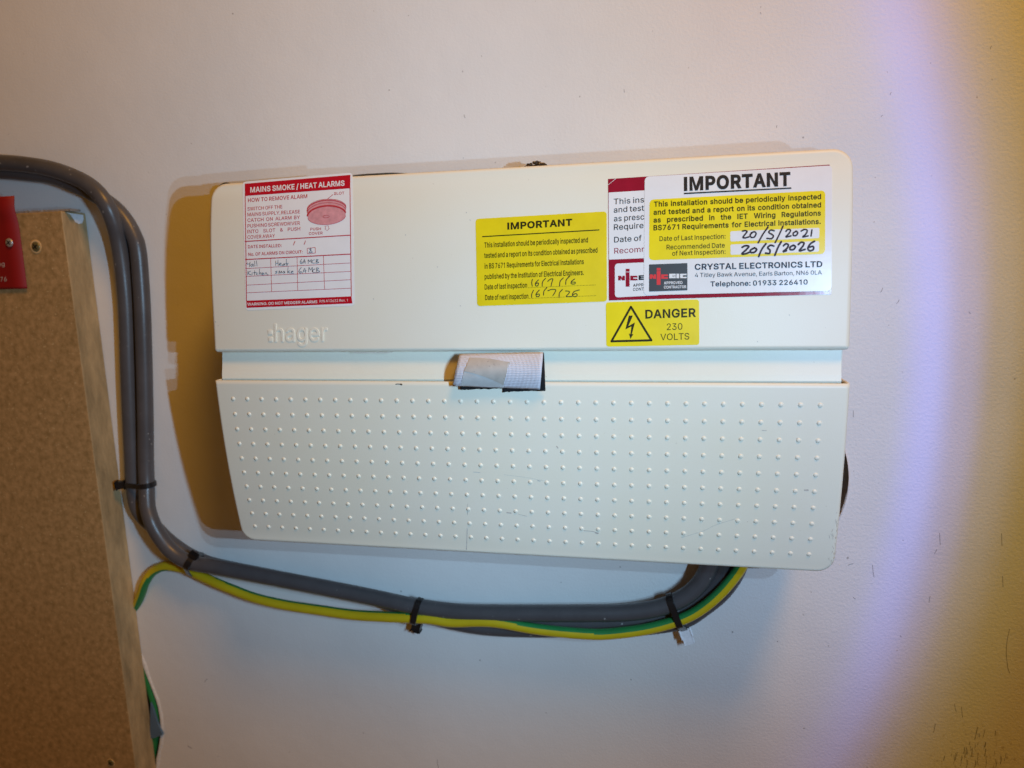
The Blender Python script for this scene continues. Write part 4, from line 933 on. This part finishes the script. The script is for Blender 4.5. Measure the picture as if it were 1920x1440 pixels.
B = [(-60, 320, .009), (0, 321, .009), (50, 325, .009), (100, 332, .009), (150, 351, .009), (180, 366, .0085), (210, 386, .008), (232, 409, .0075), (249, 438, .0075), (259, 470, .0075), (265, 540, .0075), (268, 600, .008),
     (271, 700, .008), (273, 800, .009), (273.5, 860, .010), (275, 905, .012), (276.5, 948, .018), (284, 976, .0215), (297, 1002, .0215), (318, 1030, .0215), (342, 1048, .0215), (370, 1057, .0215), (400, 1062, .0215), (480, 1077, .0215), (600, 1100, .0215),
     (700, 1120, .0215), (770, 1135, .0215), (840, 1145, .0215), (900, 1149, .0215), (1000, 1150, .0215), (1100, 1150, .0215), (1180, 1148, .0215), (1240, 1138, .0215), (1285, 1118, .0215), (1311, 1095, .0215), (1327, 1068, .0225), (1336, 1040, .026), (1342, 1010, .035)]
Cc = [(715, 1124, .0075), (780, 1138, .0075), (860, 1152, .0075), (940, 1160, .009), (1040, 1167, .010), (1100, 1168, .010), (1160, 1167, .010), (1220, 1160, .010), (1270, 1145, .010), (1310, 1121, .010), (1338, 1092, .012), (1352, 1062, .016), (1360, 1030, .028)]
ca = tube('cable', path(A), RC, None, M['cable'], 22); tag(ca, 'thick grey cable, left one of the vertical run, lowest under the fuse box', 'cable', 'grey cables looping round the fuse box')
cb = tube('cable', path(B), RC, None, M['cable'], 22); tag(cb, 'thick grey cable, right and nearest one of the vertical run, uppermost under the fuse box', 'cable', 'grey cables looping round the fuse box')
cc = tube('cable', path(Cc), RC * .93, None, M['cable'], 22); tag(cc, 'grey cable mostly hidden behind the other two, showing above the earth wire at right', 'cable', 'grey cables looping round the fuse box')
E_ = [(248, 1150, -.004, -60), (257, 1132, -.001, -60), (264.5, 1113, .003, -60), (272, 1092, .006, -62), (285, 1073, .006, -66), (303, 1063, .006, -72), (322, 1062, .006, -80), (350, 1068, .007, -130), (385, 1084, .010, -205), (410, 1095, .012, -230), (435, 1105, .013, -240), (478, 1121, .014, -242), (533, 1134, .015, -243),
      (599, 1144, .016, -244), (664, 1153, .018, -245), (730, 1157, .022, -246), (785, 1159, .0245, -250), (809, 1160.5, .0245, -253), (846, 1166, .0245, -258), (902, 1165, .0245, -262), (940, 1168, .0245, -268), (996, 1178, .0245, -276), (1054, 1185, .0245, -281), (1110, 1189, .0245, -284), (1147, 1188, .0245, -285),
      (1204, 1181, .0245, -287), (1251, 1170, .0245, -288), (1288, 1157, .0245, -289), (1320, 1138, .0245, -289), (1353, 1109, .0245, -289), (1382, 1074, .026, -289), (1398, 1046, .03, -289), (1405, 1020, .036, -289)]
pw = catmull([(*on_wall(x, y, h), ph) for x, y, h, ph in E_], 9)
ew = tube('earth_wire', pw, 0.0047, None, [M['earth'], M['green']], 30, phase=True, half=46)
tag(ew, 'yellow and green earth wire running beside the grey cables under the fuse box', 'wire')

# ------------------------------------------------------------------ cable ties
def hull(P):
    P = sorted(set(P)); 
    def half(Q):
        H = []
        for p in Q:
            while len(H) > 1 and (H[-1][0] - H[-2][0]) * (p[1] - H[-2][1]) - (H[-1][1] - H[-2][1]) * (p[0] - H[-2][0]) <= 0: H.pop()
            H.append(p)
        return H
    a, b = half(P), half(P[::-1]); return a[:-1] + b[:-1]
def tie(c, ax, members, wd, head, hs, label, white=False, tail=0.003):
    """c: px centre; ax: direction across the bundle (x, z); members: (px, py, h, r); head: angle round the band (0 = along ax, 90 = front)"""
    c0 = on_wall(c[0], c[1], members[0][2])
    t = empty('cable_tie', tuple(c0)); tag(t, label, 'cable tie', 'black cable ties on the grey cables')
    ax = Vector((ax[0], 0, ax[1])).normalized(); al = Vector((ax.z, 0, -ax.x)); fr = Vector((0, -1, 0))
    P = []
    for x, y, h, r in members:
        q = on_wall(x, y, h) - c0; u, v = q.dot(ax), q.dot(fr)
        P += [(u + (r + .0003) * math.cos(k * math.pi / 10), max(c0.y + .0004, v + (r + .0003) * math.sin(k * math.pi / 10))) for k in range(20)]
    H = hull(P); n = len(H); V = []; Fc = []
    nr = []
    for k in range(n):
        a, b = H[k - 1], H[(k + 1) % n]; d = Vector((b[0] - a[0], b[1] - a[1])).normalized(); nr.append((d.y, -d.x))
    for k in range(n):
        p = c0 + ax * H[k][0] + fr * H[k][1]; nn = ax * nr[k][0] + fr * nr[k][1]
        for dn, w_ in ((0, -wd / 2), (0.0011, -wd / 2 * .88), (0.0011, wd / 2 * .88), (0, wd / 2)): V.append(p + nn * dn + al * w_)
    for k in range(n):
        k2 = (k + 1) % n
        for q in range(4): Fc.append((4 * k + q, 4 * k + (q + 1) % 4, 4 * k2 + (q + 1) % 4, 4 * k2 + q))
    mesh('strap', V, Fc, t, M['tie'])
    hv = Vector((math.cos(math.radians(head)), math.sin(math.radians(head))))
    k = max(range(n), key=lambda i: H[i][0] * hv.x + H[i][1] * hv.y)
    p = c0 + ax * H[k][0] + fr * H[k][1]; nn = (ax * hv.x + fr * hv.y).normalized(); tg = nn.cross(al)
    def blk(name, c_, sx, sy, sz, bev, mat):
        bm = bmesh.new(); bmesh.ops.create_cube(bm, size=1)
        for v in bm.verts: v.co = c_ + nn * v.co.x * sx + al * v.co.y * sy + tg * v.co.z * sz
        bmesh.ops.bevel(bm, geom=bm.edges[:], offset=bev, segments=2, affect='EDGES')
        me = bpy.data.meshes.new(name); bm.to_mesh(me); bm.free(); return link(name, me, t, mat)
    blk('head', p + nn * 0.0028 * hs, 0.0056 * hs, wd * 1.5, 0.0048 * hs, 0.0008, M['white_tab'] if white else M['tie'])
    o = blk('tail', p + nn * (0.0054 * hs + tail / 2), tail, wd * (.85 if not white else 1.35), 0.0016 if not white else 0.0035, 0.0004, M['white_tab'] if white else M['tie'])
    if white: o['label'] = 'white painted tie end'
    return t
rr = RC
tie((262, 906), (1, .05), [(250, 905, .0075, rr), (275, 905, .012, rr)], 0.0050, 158, 1.45, 'black cable tie on the vertical grey cables beside the wooden board', tail=0.002)
tie((360, 1054), (.50, .86), [(360, 1055, .0215, rr), (360, 1044, .0075, rr), (359, 1067, .0120, .0047)], 0.0062, 10, 1.1, 'black cable tie at the lower left bend of the grey cables', tail=0.002)
tie((782, 1148), (.26, .97), [(785, 1138, .0215, rr), (782, 1149, .0075, rr), (780, 1159, .0245, .0048)], 0.0055, 172, 1.6, 'black cable tie round grey cables and earth wire under the middle of the fuse box', tail=0.003)
tie((1268, 1151), (.38, -1), [(1260, 1131, .0215, rr), (1270, 1166, .0075, rr), (1265, 1166, .0245, .0048)], 0.0056, 14, 1.15, 'black cable tie with a white painted end below the right of the fuse box', white=True, tail=0.006)

# ------------------------------------------------------------------ wooden board on the left
board = empty('mdf_board', (-0.60, 0, Z0 - 0.25))
tag(board, 'brown MDF board fixed to the wall at the left edge of the picture', 'board')
HB = 0.0285
XB = -0.5252; ZB = Z0 + 0.0585
bm = bmesh.new(); bmesh.ops.create_cube(bm, size=1)
x0, x1, z0, z1 = -0.98, XB, Z0 - 0.85, ZB
for v in bm.verts: v.co = Vector(((x0 + x1) / 2 + v.co.x * (x1 - x0), -(HB + .0004) / 2 + v.co.y * (HB - .0004), (z0 + z1) / 2 + v.co.z * (z1 - z0)))
bmesh.ops.bevel(bm, geom=bm.edges[:], offset=0.0011, segments=3, affect='EDGES', profile=.5)
me = bpy.data.meshes.new('panel'); bm.to_mesh(me); bm.free()
pn = link('panel', me, board, [M['mdf'], M['mdf_edge']])
for f in me.polygons: f.material_index = 0 if f.normal.y < -0.8 else 1
# paint blob on the cut edge near the top
def side(pts, name, parent, mat, off=0.0003):
    V = [(XB + off, y, z) for y, z in pts]; mesh(name, V, [tuple(range(len(V)))], parent, mat)
side([(-.0235, ZB - .001), (-.004, ZB - .002), (-.0042, ZB - .006), (-.0062, ZB - .0095), (-.0105, ZB - .0105), (-.0145, ZB - .009), (-.0172, ZB - .005), (-.019, ZB - .0025)], 'paint_splash', board, M['white_tab'])
def screw(px, py, h, r, mat, parent, recess=None, label=None):
    c = on_wall(px, py, h); V = []; Fc = []; n = 20
    if recess:
        q = on_wall(px, py, HB)
        for rr, hh in ((recess, 0.00025), (recess * .93, 0.0006), (r * 1.02, 0.0003)):
            for k in range(n):
                a = 2 * math.pi * k / n; V.append((q.x + rr * math.cos(a) * (1 + .05 * math.sin(3 * a)), -(HB + hh), q.z + rr * math.sin(a)))
        for j in range(2):
            for k in range(n): Fc.append((j * n + k, j * n + (k + 1) % n, (j + 1) * n + (k + 1) % n, (j + 1) * n + k))
        mesh('countersink', V, Fc, parent, M['hole'], smooth=True); V = []; Fc = []
    for rr, hh in ((r, 0.0), (r * .97, 0.0005), (r * .8, 0.0009), (r * .3, 0.0010)):
        for k in range(n):
            a = 2 * math.pi * k / n; V.append((c.x + rr * math.cos(a), c.y - hh, c.z + rr * math.sin(a)))
    for j in range(3):
        for k in range(n): Fc.append((j * n + k, j * n + (k + 1) % n, (j + 1) * n + (k + 1) % n, (j + 1) * n + k))
    Fc.append(tuple(3 * n + k for k in range(n)))
    s = mesh('screw', V, Fc, parent, mat, smooth=True)
    if label: s['label'] = label
    V = []; Fc = []
    for ang in (.6, .6 + math.pi / 2):
        d = Vector((math.cos(ang), 0, math.sin(ang))); e = Vector((-d.z, 0, d.x)); b = len(V)
        for a, g in ((-1, -1), (1, -1), (1, 1), (-1, 1)): V.append(Vector(c) + d * a * r * .62 + e * g * r * .13 + Vector((0, -0.00115, 0)))
        Fc.append((b, b + 1, b + 2, b + 3))
    V[4:] = [v + Vector((0, -0.00006, 0)) for v in V[4:]]
    mesh('cross_slot', V, Fc, s, M['tie'])
screw(67.5, 462.5, HB + .0003, 0.0044, M['brass'], board, 0.0064, 'dark screw sunk in the board near the red sign')
screw(208, 1430, HB + .0003, 0.0037, M['brass'], board, 0.0048, 'dark screw sunk in the board near its bottom')
# thin bright metal strip lying along the top edge
V = []; Fc = []
pa = on_wall(-40, 391, .018); pb = on_wall(143, 391, .018)
n = 44
for i in range(n + 1):
    u = i / n; x = pa.x + (pb.x - pa.x) * u; j_ = random.uniform(-.0004, .0004)
    for dy, dz in ((-.007, 0.0), (-.007, .0017 + j_), (.005, .0022 + j_), (.005, 0.0)): V.append((x, -.018 + dy + j_, ZB + .0002 + dz))
for i in range(n):
    for q in range(4): Fc.append((4 * i + q, 4 * i + (q + 1) % 4, 4 * i + 4 + (q + 1) % 4, 4 * i + 4 + q))
Fc += [(0, 1, 2, 3), (4 * n, 4 * n + 1, 4 * n + 2, 4 * n + 3)]
o = mesh('metal_strip', V, Fc, None, M['steel']); tag(o, 'thin shiny metal strip lying along the top edge of the wooden board', 'metal strip')

# red sign
sign = empty('red_sign', tuple(on_wall(10, 455, HB + .001)))
tag(sign, 'curled red plastic sign screwed to the wooden board at the left edge', 'sign')
xr = on_wall(52, 541, HB + .0015)
ztop = on_wall(27, 367, HB + .002).z; zbot = xr.z
V = []; Fc = []; nv, nu = 36, 10
for j in range(nv + 1):
    v = j / nv; z = ztop + (zbot - ztop) * v
    h = HB + .0012 + 0.0022 * math.exp(-((v - .13) / .12) ** 2) + .0012 * v
    for i in range(nu + 1):
        u = i / nu; V.append((xr.x - 0.16 * (1 - u), -(h - .002 * (1 - u) * math.exp(-((v - .13) / .11) ** 2)), z))
for j in range(nv):
    for i in range(nu): a = j * (nu + 1) + i; Fc.append((a, a + 1, a + nu + 2, a + nu + 1))
pl = mesh('plate', V, Fc, sign, M['sign'], smooth=True); s_ = pl.modifiers.new('thickness', 'SOLIDIFY'); s_.thickness = .0006; s_.offset = -1
p = Print(lambda z: HB + .0012 + .0012 * (ztop - z) / (ztop - zbot), 0.0006)
p.text('ng', (-3.2, 499), (8.8, 498.6), 8.0, .004, (-.1, -1)); p.text('376', (-6.5, 528), (13, 527.2), 8.2, .004, (-.1, -1))
p.build('lettering', sign, M['signtext'])['kind'] = 'stuff'
screw(17.5, 455, HB + .0028, 0.0040, M['steel'], sign, None, 'bright cross head screw through the red sign')

# things in the broken hole behind the board
pg = [tuple(on_wall(x, y, -.003)) for x, y in ((262, 1215), (270, 1245), (279, 1280), (289, 1315), (293, 1345), (291, 1380), (285, 1420), (283, 1470))]
o = tube('green_wire', catmull(pg, 6), 0.0042, None, M['green'], 14); tag(o, 'green wire showing in the broken hole beside the wooden board', 'wire')
pts = [(282, 1318), (288, 1334), (295, 1356), (305, 1378), (289, 1384), (281, 1384)]
fr_ = [on_wall(x, y, 0.0032) for x, y in pts]; bk = [Vector((v.x, -0.0008, v.z)) for v in fr_]; n = len(pts)
o = mesh('blue_offcut', fr_ + bk, [tuple(range(n)), tuple(range(2 * n - 1, n - 1, -1))] + [(i, (i + 1) % n, n + (i + 1) % n, n + i) for i in range(n)], None, M['blue'])
tag(o, 'pointed blue plastic offcut sticking out behind the wooden board', 'plastic offcut')
